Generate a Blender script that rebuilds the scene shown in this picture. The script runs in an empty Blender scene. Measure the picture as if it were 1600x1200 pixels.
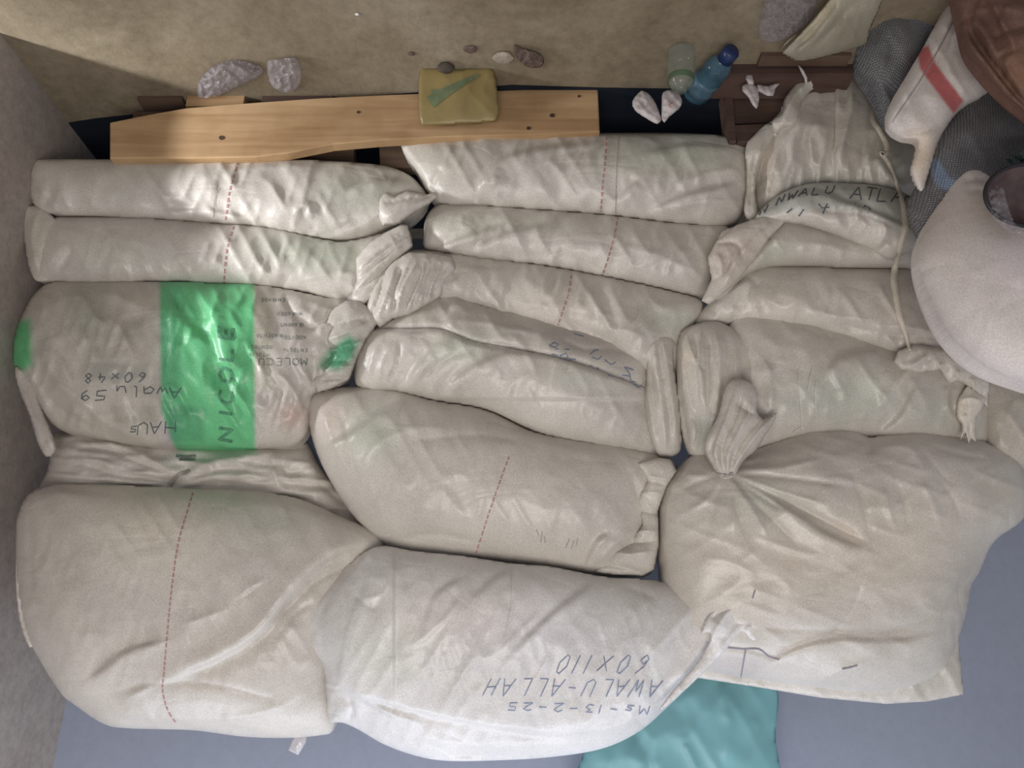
import bpy, math, time
import numpy as np
from mathutils import Vector, Matrix
from mathutils.bvhtree import BVHTree
T0 = time.time()
rng = np.random.default_rng(7)
S = bpy.context.scene
COL = S.collection

# ---------------------------------------------------------------- camera
TH = math.radians(22.0); F = 1200.0; CZ = 1.49
sT, cT = math.sin(TH), math.cos(TH)
cam_d = bpy.data.cameras.new('camera'); cam = bpy.data.objects.new('camera', cam_d); COL.objects.link(cam)
cam_d.sensor_fit = 'HORIZONTAL'; cam_d.sensor_width = 36.0; cam_d.lens = 36.0 * F / 1600.0
cam_d.clip_start = 0.02
cam.matrix_world = Matrix(((1, 0, 0, 0), (0, sT, cT, 0), (0, -cT, sT, CZ), (0, 0, 0, 1)))
S.camera = cam
# ---------------------------------------------------------------- world, lights, exposure
w = bpy.data.worlds.new('world'); S.world = w; w.use_nodes = True
w.node_tree.nodes['Background'].inputs[0].default_value = (0.80, 0.83, 0.90, 1)
w.node_tree.nodes['Background'].inputs[1].default_value = 0.40
def area(name, loc, target, sx, sy, power, col, spread=180):
    d = bpy.data.lights.new(name, 'AREA'); d.shape = 'RECTANGLE'; d.size = sx; d.size_y = sy
    d.energy = power; d.color = col; d.spread = math.radians(spread)
    o = bpy.data.objects.new(name, d); COL.objects.link(o); o.location = loc
    o.rotation_euler = (Vector(target) - Vector(loc)).to_track_quat('-Z', 'Y').to_euler()
    return o
area('door_daylight', (-1.765, -1.165, .60), (-1.245, -1.54, 0.40), 0.04, 0.8, 6.6, (0.97, 0.98, 1.0), 76)
area('high_cool_fill', (-0.1, -1.95, 2.5), (-0.1, -2.08, 0.5), 2.4, 0.4, 12.5, (0.78, 0.86, 1.0))  # cool light added overhead to brighten the upper wall; no window is built
area('room_fill', (-0.1, 0.45, 2.7), (-0.1, -1.8, 0.6), 1.6, 1.0, 35, (1.0, 0.94, 0.88))
S.view_settings.view_transform = 'Standard'; S.view_settings.look = 'None'
S.view_settings.exposure = 0.06; S.view_settings.gamma = 1.0; S.view_settings.use_curve_mapping = False

# ---------------------------------------------------------------- helpers
def lin(c):
    return tuple((x / 12.92 if x <= .04045 else ((x + .055) / 1.055) ** 2.4) for x in [v / 255 for v in c])
def at(px, py, D):
    """world points at horizontal distance D in front of the viewpoint (numpy)"""
    px = np.asarray(px, float); py = np.asarray(py, float); D = np.asarray(D, float)
    a = (px - 800) / F; b = (600 - py) / F
    dy = b * sT - cT; dz = -b * cT - sT
    t = D / (-dy)
    return np.stack([a * t, dy * t, dz * t + CZ], -1)
def on_z(px, py, z):
    a = (px - 800) / F; b = (600 - py) / F
    dy = b * sT - cT; dz = -b * cT - sT
    t = (z - CZ) / dz
    return Vector((a * t, dy * t, z))
def ray(px, py):
    a = (px - 800) / F; b = (600 - py) / F
    return Vector((a, b * sT - cT, -b * cT - sT)).normalized()
CAM = Vector((0, 0, CZ))

def nt(name):
    m = bpy.data.materials.new(name); m.use_nodes = True
    t = m.node_tree; return m, t, t.nodes['Principled BSDF']
def N(t, kind, **kw):
    n = t.nodes.new(kind)
    for k, v in kw.items():
        if k in n.inputs: n.inputs[k].default_value = v
        else: setattr(n, k, v)
    return n
def ramp(t, src, stops):
    r = t.nodes.new('ShaderNodeValToRGB'); e = r.color_ramp.elements
    e[0].position, e[0].color = stops[0][0], (*stops[0][1], 1)
    e[1].position, e[1].color = stops[1][0], (*stops[1][1], 1)
    for p, c in stops[2:]:
        x = e.new(p); x.color = (*c, 1)
    t.links.new(src, r.inputs[0]); return r.outputs[0]

def sack_mat(name, col, rough=.36, crinkle=.4, weave=0.0, mottle=.06, spec=.45):
    m, t, b = nt(name)
    tc = N(t, 'ShaderNodeTexCoord'); L = t.links
    at_ = N(t, 'ShaderNodeAttribute'); at_.attribute_name = 'tint'
    n1 = N(t, 'ShaderNodeTexNoise', Scale=5.0, Detail=4.0, Roughness=.55); L.new(tc.outputs['Object'], n1.inputs['Vector'])
    d = tuple(c * (1 - mottle * 2.2) for c in col); u = tuple(min(1, c * (1 + mottle)) for c in col)
    c1 = ramp(t, n1.outputs[0], [(.32, d), (.68, u)])
    # fine grain of the weave
    n2 = N(t, 'ShaderNodeTexNoise', Scale=330.0, Detail=1.0); L.new(tc.outputs['Object'], n2.inputs['Vector'])
    g = ramp(t, n2.outputs[0], [(.3, (.86, .86, .86)), (.7, (1.08, 1.08, 1.08))])
    m1 = N(t, 'ShaderNodeMix', data_type='RGBA', blend_type='MULTIPLY'); m1.inputs[0].default_value = 1
    L.new(c1, m1.inputs[6]); L.new(at_.outputs['Color'], m1.inputs[7])
    m2 = N(t, 'ShaderNodeMix', data_type='RGBA', blend_type='MULTIPLY'); m2.inputs[0].default_value = 1
    L.new(m1.outputs[2], m2.inputs[6]); L.new(g, m2.inputs[7])
    out = m2.outputs[2]
    mp = N(t, 'ShaderNodeMapping'); mp.inputs['Rotation'].default_value = (0, .5, .3); mp.inputs['Scale'].default_value = (1.0, 1, 2.0)
    L.new(tc.outputs['Object'], mp.inputs[0])
    n3 = N(t, 'ShaderNodeTexNoise', Scale=4.5, Detail=2.5, Roughness=.45, Distortion=.7); L.new(mp.outputs[0], n3.inputs['Vector'])
    s = N(t, 'ShaderNodeMath', operation='SUBTRACT'); L.new(n3.outputs[0], s.inputs[0]); s.inputs[1].default_value = .5
    a = N(t, 'ShaderNodeMath', operation='ABSOLUTE'); L.new(s.outputs[0], a.inputs[0])
    b1 = N(t, 'ShaderNodeBump', Strength=crinkle, Distance=.022); L.new(a.outputs[0], b1.inputs['Height'])
    n4 = N(t, 'ShaderNodeTexNoise', Scale=45.0, Detail=3.0, Distortion=.6); L.new(tc.outputs['Object'], n4.inputs['Vector'])
    b2 = N(t, 'ShaderNodeBump', Strength=crinkle * .5, Distance=.004); L.new(n4.outputs[0], b2.inputs['Height']); L.new(b1.outputs[0], b2.inputs['Normal'])
    nrm = b2.outputs[0]
    if weave:
        mw = N(t, 'ShaderNodeMapping'); mw.inputs['Rotation'].default_value = (0, .35, 0); L.new(tc.outputs['Object'], mw.inputs[0])
        ws = []
        for d_ in ('X', 'Z'):
            wv = N(t, 'ShaderNodeTexWave', Scale=62.0, Distortion=2.5, bands_direction=d_); wv.inputs['Detail Scale'].default_value = 2.0
            L.new(mw.outputs[0], wv.inputs['Vector']); ws.append(wv)
        mm = N(t, 'ShaderNodeMath', operation='MULTIPLY'); L.new(ws[0].outputs['Fac'], mm.inputs[0]); L.new(ws[1].outputs['Fac'], mm.inputs[1])
        dk = ramp(t, mm.outputs[0], [(.0, (1 - weave,) * 3), (.6, (1.15, 1.15, 1.15))])
        m3 = N(t, 'ShaderNodeMix', data_type='RGBA', blend_type='MULTIPLY'); m3.inputs[0].default_value = 1
        L.new(out, m3.inputs[6]); L.new(dk, m3.inputs[7]); out = m3.outputs[2]
        b3 = N(t, 'ShaderNodeBump', Strength=.5, Distance=.003); L.new(mm.outputs[0], b3.inputs['Height']); L.new(nrm, b3.inputs['Normal']); nrm = b3.outputs[0]
    L.new(out, b.inputs['Base Color']); L.new(nrm, b.inputs['Normal'])
    b.inputs['Roughness'].default_value = rough; b.inputs['Specular IOR Level'].default_value = spec
    return m
def plain(name, col, rough=.6, noise=.15, scale=12, bump=.2, alpha=1.0, trans=0.0, spec=.4, metal=0):
    m, t, b = nt(name); L = t.links
    tc = N(t, 'ShaderNodeTexCoord'); n = N(t, 'ShaderNodeTexNoise', Scale=float(scale), Detail=5.0); L.new(tc.outputs['Object'], n.inputs['Vector'])
    c = ramp(t, n.outputs[0], [(.3, tuple(x * (1 - noise) for x in col)), (.7, tuple(min(1, x * (1 + noise)) for x in col))])
    L.new(c, b.inputs['Base Color'])
    bp = N(t, 'ShaderNodeBump', Strength=bump, Distance=.005); L.new(n.outputs[0], bp.inputs['Height']); L.new(bp.outputs[0], b.inputs['Normal'])
    b.inputs['Roughness'].default_value = rough; b.inputs['Alpha'].default_value = alpha
    b.inputs['Transmission Weight'].default_value = trans; b.inputs['Specular IOR Level'].default_value = spec; b.inputs['Metallic'].default_value = metal
    return m
def wood(name, col, dark, scale=1.0, ax=(2.2, 12, 30)):
    m, t, b = nt(name); L = t.links
    tc = N(t, 'ShaderNodeTexCoord'); mp = N(t, 'ShaderNodeMapping'); mp.inputs['Scale'].default_value = ax; L.new(tc.outputs['Object'], mp.inputs[0])
    n = N(t, 'ShaderNodeTexNoise', Scale=scale, Detail=6.0, Distortion=.8); L.new(mp.outputs[0], n.inputs['Vector'])
    n2 = N(t, 'ShaderNodeTexNoise', Scale=9.0, Detail=4.0); L.new(tc.outputs['Object'], n2.inputs['Vector'])
    c = ramp(t, n.outputs[0], [(.3, dark), (.65, col)])
    st = ramp(t, n2.outputs[0], [(.3, (.8, .76, .7)), (.6, (1, 1, 1))])
    mx = N(t, 'ShaderNodeMix', data_type='RGBA', blend_type='MULTIPLY'); mx.inputs[0].default_value = 1
    L.new(c, mx.inputs[6]); L.new(st, mx.inputs[7]); L.new(mx.outputs[2], b.inputs['Base Color'])
    bp = N(t, 'ShaderNodeBump', Strength=.3, Distance=.004); L.new(n.outputs[0], bp.inputs['Height']); L.new(bp.outputs[0], b.inputs['Normal'])
    b.inputs['Roughness'].default_value = .75; b.inputs['Specular IOR Level'].default_value = .2
    return m

STEP = 1
SACK = sack_mat('white_woven_plastic', (.63, .585, .53))
SACKW = sack_mat('bright_white_woven_plastic', (.74, .715, .70), crinkle=.4)
SACKR = sack_mat('rough_white_sack', (.74, .675, .64), rough=.7, crinkle=.25, spec=.2)
SACKG = sack_mat('grey_woven_sack', (.255, .255, .27), rough=.75, crinkle=.3, weave=.5, spec=.15)
SACKB = sack_mat('brown_sack', (.20, .115, .095), rough=.8, crinkle=.6, mottle=.12, spec=.1)
RED = plain('red_thread', (.46, .24, .23), .8, .2, 200)
THREAD = plain('white_thread', (.66, .63, .58), .6, .1, 200)
GREY = plain('grey_thread', (.36, .335, .31), .8, .2, 200)
INK = plain('blue_ink', (.22, .26, .38), .7, .25, 120)
INKD = plain('dark_ink', (.10, .115, .13), .7, .25, 120)
PRINT = plain('faded_print', (.22, .23, .22), .7, .3, 150)
GPRINT = plain('dark_green_print', (.085, .27, .15), .6, .3, 90)

def props(o, label=None, cat=None, group=None, kind=None):
    for k, v in (('label', label), ('category', cat), ('group', group), ('kind', kind)):
        if v: o[k] = v
    return o
def link_mesh(name, verts, faces, mat, parent=None, smooth=True, tint=None, origin=None):
    verts = np.asarray(verts, float)
    me = bpy.data.meshes.new(name)
    o = bpy.data.objects.new(name, me); COL.objects.link(o)
    if origin is None:
        if parent is not None: origin = np.array(parent.location)
        else:
            mn, mx = verts.min(0), verts.max(0); origin = np.array([(mn[0] + mx[0]) / 2, (mn[1] + mx[1]) / 2, mn[2]])
    me.from_pydata((verts - origin).tolist(), [], faces if isinstance(faces, list) else faces.tolist()); me.materials.append(mat)
    if smooth: me.polygons.foreach_set('use_smooth', [True] * len(me.polygons))
    if tint is not None:
        a = me.color_attributes.new('tint', 'FLOAT_COLOR', 'POINT')
        a.data.foreach_set('color', np.concatenate([tint, np.ones((len(tint), 1))], 1).astype(np.float32).ravel())
    me.update()
    if parent is None: o.location = origin
    else: o.parent = parent
    return o
def thing(name, loc, label, cat, group=None):
    o = bpy.data.objects.new(name, None); COL.objects.link(o); o.location = loc; o.empty_display_size = .05
    return props(o, label, cat, group)

def catmull(P, closed=True, step=5.0):
    P = np.asarray(P, float); n = len(P); out = []
    rngs = range(n) if closed else range(n - 1)
    for i in rngs:
        if closed: p0, p1, p2, p3 = P[i - 1], P[i], P[(i + 1) % n], P[(i + 2) % n]
        else: p0, p1, p2, p3 = P[max(i - 1, 0)], P[i], P[i + 1], P[min(i + 2, n - 1)]
        k = max(1, int(np.hypot(*(p2 - p1)) / step))
        for j in range(k):
            u = j / k
            out.append(.5 * ((2 * p1) + (p2 - p0) * u + (2 * p0 - 5 * p1 + 4 * p2 - p3) * u * u + (3 * p1 - p0 - 3 * p2 + p3) * u ** 3))
    if not closed: out.append(P[-1])
    return np.array(out)
def inside(px, py, poly):
    r = np.zeros(px.shape, bool); x1, y1 = poly[-1]
    for x2, y2 in poly:
        if y1 != y2:
            c = ((y1 > py) != (y2 > py)) & (px < (x2 - x1) * (py - y1) / (y2 - y1) + x1)
            r ^= c
        x1, y1 = x2, y2
    return r
def seg_dist(px, py, pts, closed=False):
    """distance, signed side, arc fraction to a polyline"""
    best = np.full(px.shape, 1e9); side = np.zeros(px.shape); frac = np.zeros(px.shape)
    nx = np.zeros(px.shape); ny = np.zeros(px.shape)
    P = np.asarray(pts, float)
    if closed: P = np.vstack([P, P[:1]])
    L = np.hypot(*np.diff(P, axis=0).T); tot = max(L.sum(), 1e-6); acc = 0
    for i in range(len(P) - 1):
        a = P[i]; d = P[i + 1] - a; l2 = max(d @ d, 1e-9)
        u = np.clip(((px - a[0]) * d[0] + (py - a[1]) * d[1]) / l2, 0, 1)
        qx = a[0] + u * d[0]; qy = a[1] + u * d[1]
        dd = np.hypot(px - qx, py - qy); m = dd < best
        best = np.where(m, dd, best); nx = np.where(m, qx, nx); ny = np.where(m, qy, ny)
        s = d[0] * (py - a[1]) - d[1] * (px - a[0])
        side = np.where(m, np.sign(s), side); frac = np.where(m, (acc + u * L[i]) / tot, frac)
        acc += L[i]
    return best, side, frac, nx, ny
def vnoise(x, y, seed):
    r = np.random.default_rng(seed); G = r.random((64, 64)) * 2 - 1
    xi = np.floor(x).astype(int); yi = np.floor(y).astype(int); fx = x - xi; fy = y - yi
    fx = fx * fx * fx * (fx * (fx * 6 - 15) + 10); fy = fy * fy * fy * (fy * (fy * 6 - 15) + 10)
    g = lambda a, b: G[a % 64, b % 64]
    return (g(xi, yi) * (1 - fx) + g(xi + 1, yi) * fx) * (1 - fy) + (g(xi, yi + 1) * (1 - fx) + g(xi + 1, yi + 1) * fx) * fy

def pile(py):
    return np.interp(py, [0, 200, 1200], [1.61, 1.64, 1.93])
SURF = {}
SEED = [10]
def blob(name, outline, parent, mat=None, off=0.0, T=.08, Tb=.16, step=3.2, strokes=(), tints=(), base=None,
         wr=.0032, wscale=45, wang=60, wasp=2.6, power=.5, gx=0.0, gy=0.0, smoothed=True, sharp=()):
    SEED[0] += 1; seed = SEED[0]
    mat = mat or SACK
    ol = catmull(outline, True, 6.0) if smoothed else np.asarray(outline, float)
    mn = ol.min(0) - step * 2; mx = ol.max(0) + step * 2
    nx = int((mx[0] - mn[0]) / step) + 1; ny = int((mx[1] - mn[1]) / step) + 1
    X, Y = np.meshgrid(mn[0] + np.arange(nx) * step, mn[1] + np.arange(ny) * step, indexing='ij')
    M = inside(X, Y, ol)
    phi = np.zeros_like(X); Mi = M[1:-1, 1:-1]
    its = int(min(2500, (min(nx, ny) ** 2) * .45 + 50))
    for _ in range(its):
        phi[1:-1, 1:-1] = np.where(Mi, .25 * (phi[:-2, 1:-1] + phi[2:, 1:-1] + phi[1:-1, :-2] + phi[1:-1, 2:] + 1), 0)
    ph = (phi / phi.max()) ** power
    ph = np.where(M, ph, 0)
    # cells touching the inside
    cell = M[:-1, :-1] | M[1:, :-1] | M[:-1, 1:] | M[1:, 1:]
    use = np.zeros_like(M); use[:-1, :-1] |= cell; use[1:, :-1] |= cell; use[:-1, 1:] |= cell; use[1:, 1:] |= cell
    edge = use & ~M
    PX, PY = X.copy(), Y.copy()
    ex, ey = X[edge], Y[edge]
    _, _, _, qx, qy = seg_dist(ex, ey, ol, True)
    PX[edge], PY[edge] = qx, qy
    h = T * ph
    fade = np.clip(ph * 2.2, 0, 1)
    # broad wrinkles
    a = math.radians(wang); ca, sa = math.cos(a), math.sin(a)
    u = (PX * ca + PY * sa) / (wscale * wasp); v = (-PX * sa + PY * ca) / wscale
    u2 = (PX * ca * .6 - PY * sa) / (wscale * wasp * .8); v2 = (PX * sa + PY * ca * .6) / (wscale * .9)
    wv = .7 * vnoise(u + 3, v + 7, seed) + .75 * (1 - 3 * np.abs(vnoise(u * 1.7, v * 1.7, seed + 500))) + .45 * (1 - 3 * np.abs(vnoise(u2 * 2.3, v2 * 2.3, seed + 700))) + .2 * vnoise(u * 5, v * 5, seed + 900)
    h = h + wr * wv * fade
    for k, wd, am, pts in strokes:
        cp = catmull(pts, False, 8.0)
        bb = (PX > cp[:, 0].min() - wd * 3) & (PX < cp[:, 0].max() + wd * 3) & (PY > cp[:, 1].min() - wd * 3) & (PY < cp[:, 1].max() + wd * 3) & use
        if not bb.any(): continue
        d, s, fr, _, _ = seg_dist(PX[bb], PY[bb], cp)
        tp = np.clip(np.minimum(fr, 1 - fr) * 5 + .12, 0, 1)
        wd = wd * .8
        if k == 'r': f = np.exp(-d / wd)
        elif k == 'v': f = -np.exp(-d / wd)
        elif k == 'f': f = s * d / wd * np.exp(-d / wd) * 2.5
        elif k == 'g': f = -s * d / wd * np.exp(-d / wd) * 2.5
        elif k == 's': f = np.clip(s * d / wd, 0, 1); tp = 1        # step up on the positive side
        h[bb] += am * .001 * f * tp * (fade[bb] * .85 + .15)
    h = np.where(M, h, 0)
    base_d = (pile(PY) if base is None else base + 0 * PX) + off + gx * (PX - PX[use].mean()) + gy * (PY - PY[use].mean())
    P = at(PX, PY, base_d - h)
    B = at(PX, PY, base_d) + np.stack([0 * ph, -Tb * ph, 0 * ph], -1)
    idx = -np.ones(M.shape, int); idx[use] = np.arange(use.sum())
    bidx = idx.copy(); nb = M.sum(); bidx[M] = use.sum() + np.arange(nb)
    verts = np.vstack([P[use], B[M]])
    I, J = np.nonzero(cell)
    q = lambda A: np.stack([A[I, J], A[I, J + 1], A[I + 1, J + 1], A[I + 1, J]], -1)
    ff = q(idx); fb = q(bidx)[:, ::-1]
    faces = np.vstack([ff, fb])
    tint = np.ones((*X.shape, 3))
    for tt in tints:
        if tt[0] == 'p':
            _, poly, c, fe = tt
            poly = np.asarray(poly, float); ins = inside(PX, PY, poly)
            d = seg_dist(PX, PY, poly, True)[0]; k = np.clip(np.where(ins, d, -d) / max(fe, .1) * .5 + .5, 0, 1)
        else:
            _, cx, cy, rx, ry, ang, c, st = tt
            A = math.radians(ang); dx, dy = PX - cx, PY - cy
            e = ((dx * math.cos(A) + dy * math.sin(A)) / rx) ** 2 + ((-dx * math.sin(A) + dy * math.cos(A)) / ry) ** 2
            k = st * np.exp(-e)
        tint = tint * (1 - k[..., None]) + tint * np.array(c) * k[..., None]
    tv = np.vstack([tint[use], tint[M]])
    o = link_mesh(name, verts, faces, mat, parent, tint=tv)
    bvh = BVHTree.FromPolygons([tuple(p) for p in P[use]], [tuple(f) for f in ff])
    SURF.setdefault(parent if parent else o, []).append(bvh)
    return o
def hit(key, px, py):
    d = ray(px, py); best = None
    for b in SURF.get(key, []):
        r = b.ray_cast(CAM, d)
        if r[0] is not None and (best is None or r[3] < best[3]): best = r
    return best
def stripes(name, key, lines, wpx, mat, lift=.0015, dash=None, parent=None, smooth=True, step=4.0, label=None):
    """thin strips lying on the surface of a thing: thread, ink, hems"""
    V, Fc = [], []
    for ln in lines:
        c = catmull(ln, False, step) if smooth else np.asarray(ln, float)
        dseg = np.gradient(c, axis=0) if len(c) > 1 else np.array([[1, 0]])
        dseg /= np.maximum(np.hypot(*dseg.T), 1e-6)[:, None]; nn = np.stack([-dseg[:, 1], dseg[:, 0]], 1)
        prev = None; cnt = 0
        for i in range(len(c)):
            cnt += 1
            ww = wpx if not callable(wpx) else wpx(i / max(1, len(c) - 1))
            a_ = c[i] + nn[i] * ww / 2; b_ = c[i] - nn[i] * ww / 2
            h0 = hit(key, *c[i])
            if h0 is None: prev = None; continue
            dist = h0[3]; da, db = ray(*a_), ray(*b_)
            # same distance along the line of sight as its centre, kept on the cloth where it can be
            ra, rb = hit(key, *a_), hit(key, *b_)
            ta = ra[3] if ra and abs(ra[3] - dist) < .01 else dist; tb = rb[3] if rb and abs(rb[3] - dist) < .01 else dist
            V += [CAM + da * (ta - lift), CAM + db * (tb - lift)]
            cur = len(V) - 2
            if prev is not None and not (dash and (cnt % (dash[0] + dash[1])) >= dash[0]):
                Fc.append([prev, prev + 1, cur + 1, cur])
            prev = cur
    if not Fc: return None
    o = link_mesh(name, [tuple(v) for v in V], Fc, mat, parent if parent is not None else key, smooth=False)
    if label: o['label'] = label
    return o
def stripes_each(name, key, lines, *a, **k):
    for ln in lines: stripes(name, key, [ln], *a, **k)
GL = {  # simple stroke letters in a unit box, y up
 'A': [[(0, 0), (.5, 1), (1, 0)], [(.2, .4), (.8, .4)]], 'W': [[(0, 1), (.25, 0), (.5, .7), (.75, 0), (1, 1)]],
 'L': [[(0, 1), (0, 0), (.8, 0)]], 'U': [[(0, 1), (0, .2), (.4, 0), (.8, .2), (.8, 1)]], 'H': [[(0, 1), (0, 0)], [(.8, 1), (.8, 0)], [(0, .5), (.8, .5)]],
 'M': [[(0, 0), (.1, 1), (.5, .3), (.9, 1), (1, 0)]], 'N': [[(0, 0), (0, 1), (.8, 0), (.8, 1)]], 'T': [[(0, 1), (1, 1)], [(.5, 1), (.5, 0)]], 'I': [[(.3, 1), (.3, 0)]],
 's': [[(.8, .55), (.3, .6), (.2, .4), (.7, .25), (.6, 0), (0, .02)]], 'X': [[(0, .05), (.9, .85)], [(0, .85), (.9, .05)]], 'x': [[(0, .05), (.8, .6)], [(0, .6), (.8, .05)]],
 '0': [[(.4, 1), (0, .6), (.1, .1), (.4, 0), (.8, .4), (.7, .9), (.4, 1)]], '1': [[(.3, 1), (.3, 0)]], '6': [[(.7, 1), (.2, .6), (.05, .2), (.4, 0), (.75, .25), (.4, .5), (.1, .3)]],
 '2': [[(0, .8), (.4, 1), (.8, .75), (.5, .4), (0, .02), (.9, .05)]], '3': [[(0, .95), (.7, .95), (.3, .55), (.8, .35), (.5, .02), (0, .1)]], '4': [[(.4, 1), (0, .4), (.8, .4)], [(.6, .7), (.6, 0)]],
 '5': [[(.8, 1), (.1, 1), (.1, .55), (.7, .5), (.7, .1), (0, 0)]], '8': [[(.4, .5), (.1, .75), (.4, 1), (.7, .75), (.4, .5), (.05, .25), (.4, 0), (.75, .25), (.4, .5)]],
 '9': [[(.75, .8), (.4, 1), (.1, .75), (.4, .5), (.75, .8), (.7, .3), (.3, 0)]], '-': [[(.1, .5), (.8, .5)]], 'w': [[(0, .6), (.2, 0), (.4, .5), (.6, 0), (.8, .6)]],
 'a': [[(.7, .6), (.2, .6), (0, .2), (.3, 0), (.7, .3), (.7, .6), (.8, 0)]], 'l': [[(.2, 1), (.25, .1), (.5, 0)]], 'u': [[(0, .6), (.1, .05), (.5, .05), (.7, .6), (.75, 0)]],
 'C': [[(.9, .85), (.5, 1), (.1, .75), (0, .4), (.2, .08), (.6, 0), (.9, .15)]], 'O': [[(.5, 1), (.05, .8), (0, .3), (.4, 0), (.85, .15), (.95, .7), (.5, 1)]],
 'E': [[(.8, 1), (0, 1), (0, 0), (.8, 0)], [(0, .5), (.6, .5)]], 'D': [[(0, 0), (0, 1), (.5, .95), (.8, .5), (.5, .05), (0, 0)]], 'R': [[(0, 0), (0, 1), (.6, .95), (.6, .55), (0, .5)], [(.3, .5), (.8, 0)]], 'F': [[(.8, 1), (0, 1), (0, 0)], [(0, .5), (.6, .5)]],
 ' ': []}
def word(txt, org, d, up, h, wd, slant=.15, gap=1.35, jit=.0):
    r = np.random.default_rng(len(txt)); out = []; pos = np.array(org, float); d = np.array(d, float); up = np.array(up, float)
    for ch in txt:
        for ln in GL[ch]:
            out.append([tuple(pos + d * (x + slant * y) * wd + up * y * h + r.normal(0, jit, 2)) for x, y in ln])
        pos = pos + d * wd * (gap if ch not in '1I' else gap * .62)
    # densify polylines
    res = []
    for ln in out:
        q = []
        for a, b in zip(ln[:-1], ln[1:]):
            a = np.array(a); b = np.array(b); k = max(1, int(np.hypot(*(b - a)) / 3))
            q += [tuple(a + (b - a) * j / k) for j in range(k)]
        res.append(q + [ln[-1]])
    return res
def pleats(a0, a1, b0, b1, n, amp=9, w=3.5, jit=4, seed=1):
    r = np.random.default_rng(seed); a0, a1, b0, b1 = map(lambda q: np.array(q, float), (a0, a1, b0, b1)); out = []
    for i in range(n):
        u = (i + .5) / n; p = a0 + (a1 - a0) * u + r.normal(0, jit * .4, 2); q = b0 + (b1 - b0) * (u + r.normal(0, .04)) + r.normal(0, jit * .4, 2)
        out.append(('r' if i % 2 else 'v', w * r.uniform(.8, 1.3), amp * r.uniform(.6, 1.2), [tuple(p), tuple((p + q) / 2 + r.normal(0, jit, 2)), tuple(q)]))
    return out
def end_piece(par, name, ol, st, T=.035, off=-.03, tints=(), **k):
    return blob(name, ol, par, T=T, Tb=.02, off=off, step=2.4, power=.42, wr=.0016, wscale=26, strokes=st, tints=tints, smoothed=False, **k)
def root(name, px, py, D, label, cat, group=None):
    p = at(px, py, D); return thing(name, (float(p[0]), float(p[1]), float(p[2])), label, cat, group)

# ---------------------------------------------------------------- setting
def concrete(name, c0, c1, c2, scale=3.0, bump=.3):
    gr = .22 if bump > .1 else .06
    m, t, b = nt(name); L = t.links
    tc = N(t, 'ShaderNodeTexCoord')
    n = N(t, 'ShaderNodeTexNoise', Scale=scale, Detail=8.0, Roughness=.6, Distortion=.4); L.new(tc.outputs['Object'], n.inputs['Vector'])
    n2 = N(t, 'ShaderNodeTexNoise', Scale=40.0, Detail=6.0, Roughness=.7); L.new(tc.outputs['Object'], n2.inputs['Vector'])
    c = ramp(t, n.outputs[0], [(.3, c0), (.5, c1), (.7, c2)])
    g = ramp(t, n2.outputs[0], [(.3, (1 - gr,) * 3), (.62, (1 + gr * .25,) * 3)])
    mx = N(t, 'ShaderNodeMix', data_type='RGBA', blend_type='MULTIPLY'); mx.inputs[0].default_value = 1
    L.new(c, mx.inputs[6]); L.new(g, mx.inputs[7]); L.new(mx.outputs[2], b.inputs['Base Color'])
    bp = N(t, 'ShaderNodeBump', Strength=bump, Distance=.006); L.new(n2.outputs[0], bp.inputs['Height']); L.new(bp.outputs[0], b.inputs['Normal'])
    b.inputs['Roughness'].default_value = .85; b.inputs['Specular IOR Level'].default_value = .2
    return m
FLOORM = concrete('dusty_concrete', (.165, .13, .085), (.235, .19, .13), (.31, .26, .19))
WALLM = concrete('stained_brown_plaster', (.31, .26, .23), (.38, .325, .29), (.43, .38, .35), 2.0, .15)
BLUEM = concrete('blue_grey_painted_wall', (.30, .325, .40), (.315, .34, .42), (.33, .36, .44), 1.0, .03)
WX = -1.245; BY = -2.32
def box(name, a, b, mat, parent=None, kind=None):
    x0, y0, z0 = a; x1, y1, z1 = b
    v = [(x0, y0, z0), (x1, y0, z0), (x1, y1, z0), (x0, y1, z0), (x0, y0, z1), (x1, y0, z1), (x1, y1, z1), (x0, y1, z1)]
    f = [[3, 2, 1, 0], [4, 5, 6, 7], [0, 1, 5, 4], [1, 2, 6, 5], [2, 3, 7, 6], [3, 0, 4, 7]]
    o = link_mesh(name, v, f, mat, parent, smooth=False)
    if kind: o['kind'] = kind
    return o
box('floor', (WX - .12, BY - .12, -.1), (2.6, 1.5, 0), FLOORM, kind='structure')
box('wall_back', (WX - .12, BY - .12, 0), (2.6, BY, 2.9), BLUEM, kind='structure')
# side wall with its doorway: one mesh of three blocks
def wall_with_door():
    V, Fc = [], []
    for a, b in (((WX - .12, BY, 0), (WX, -1.41, 2.9)), ((WX - .12, -1.41, 2.15), (WX, -.55, 2.9)), ((WX - .12, -.55, 0), (WX, 1.5, 2.9))):
        x0, y0, z0 = a; x1, y1, z1 = b; n = len(V)
        V += [(x0, y0, z0), (x1, y0, z0), (x1, y1, z0), (x0, y1, z0), (x0, y0, z1), (x1, y0, z1), (x1, y1, z1), (x0, y1, z1)]
        Fc += [[n + i for i in f] for f in ([3, 2, 1, 0], [4, 5, 6, 7], [0, 1, 5, 4], [1, 2, 6, 5], [2, 3, 7, 6], [3, 0, 4, 7])]
    o = link_mesh('wall_left', V, Fc, WALLM, None, smooth=False); o['kind'] = 'structure'
wall_with_door()

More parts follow.
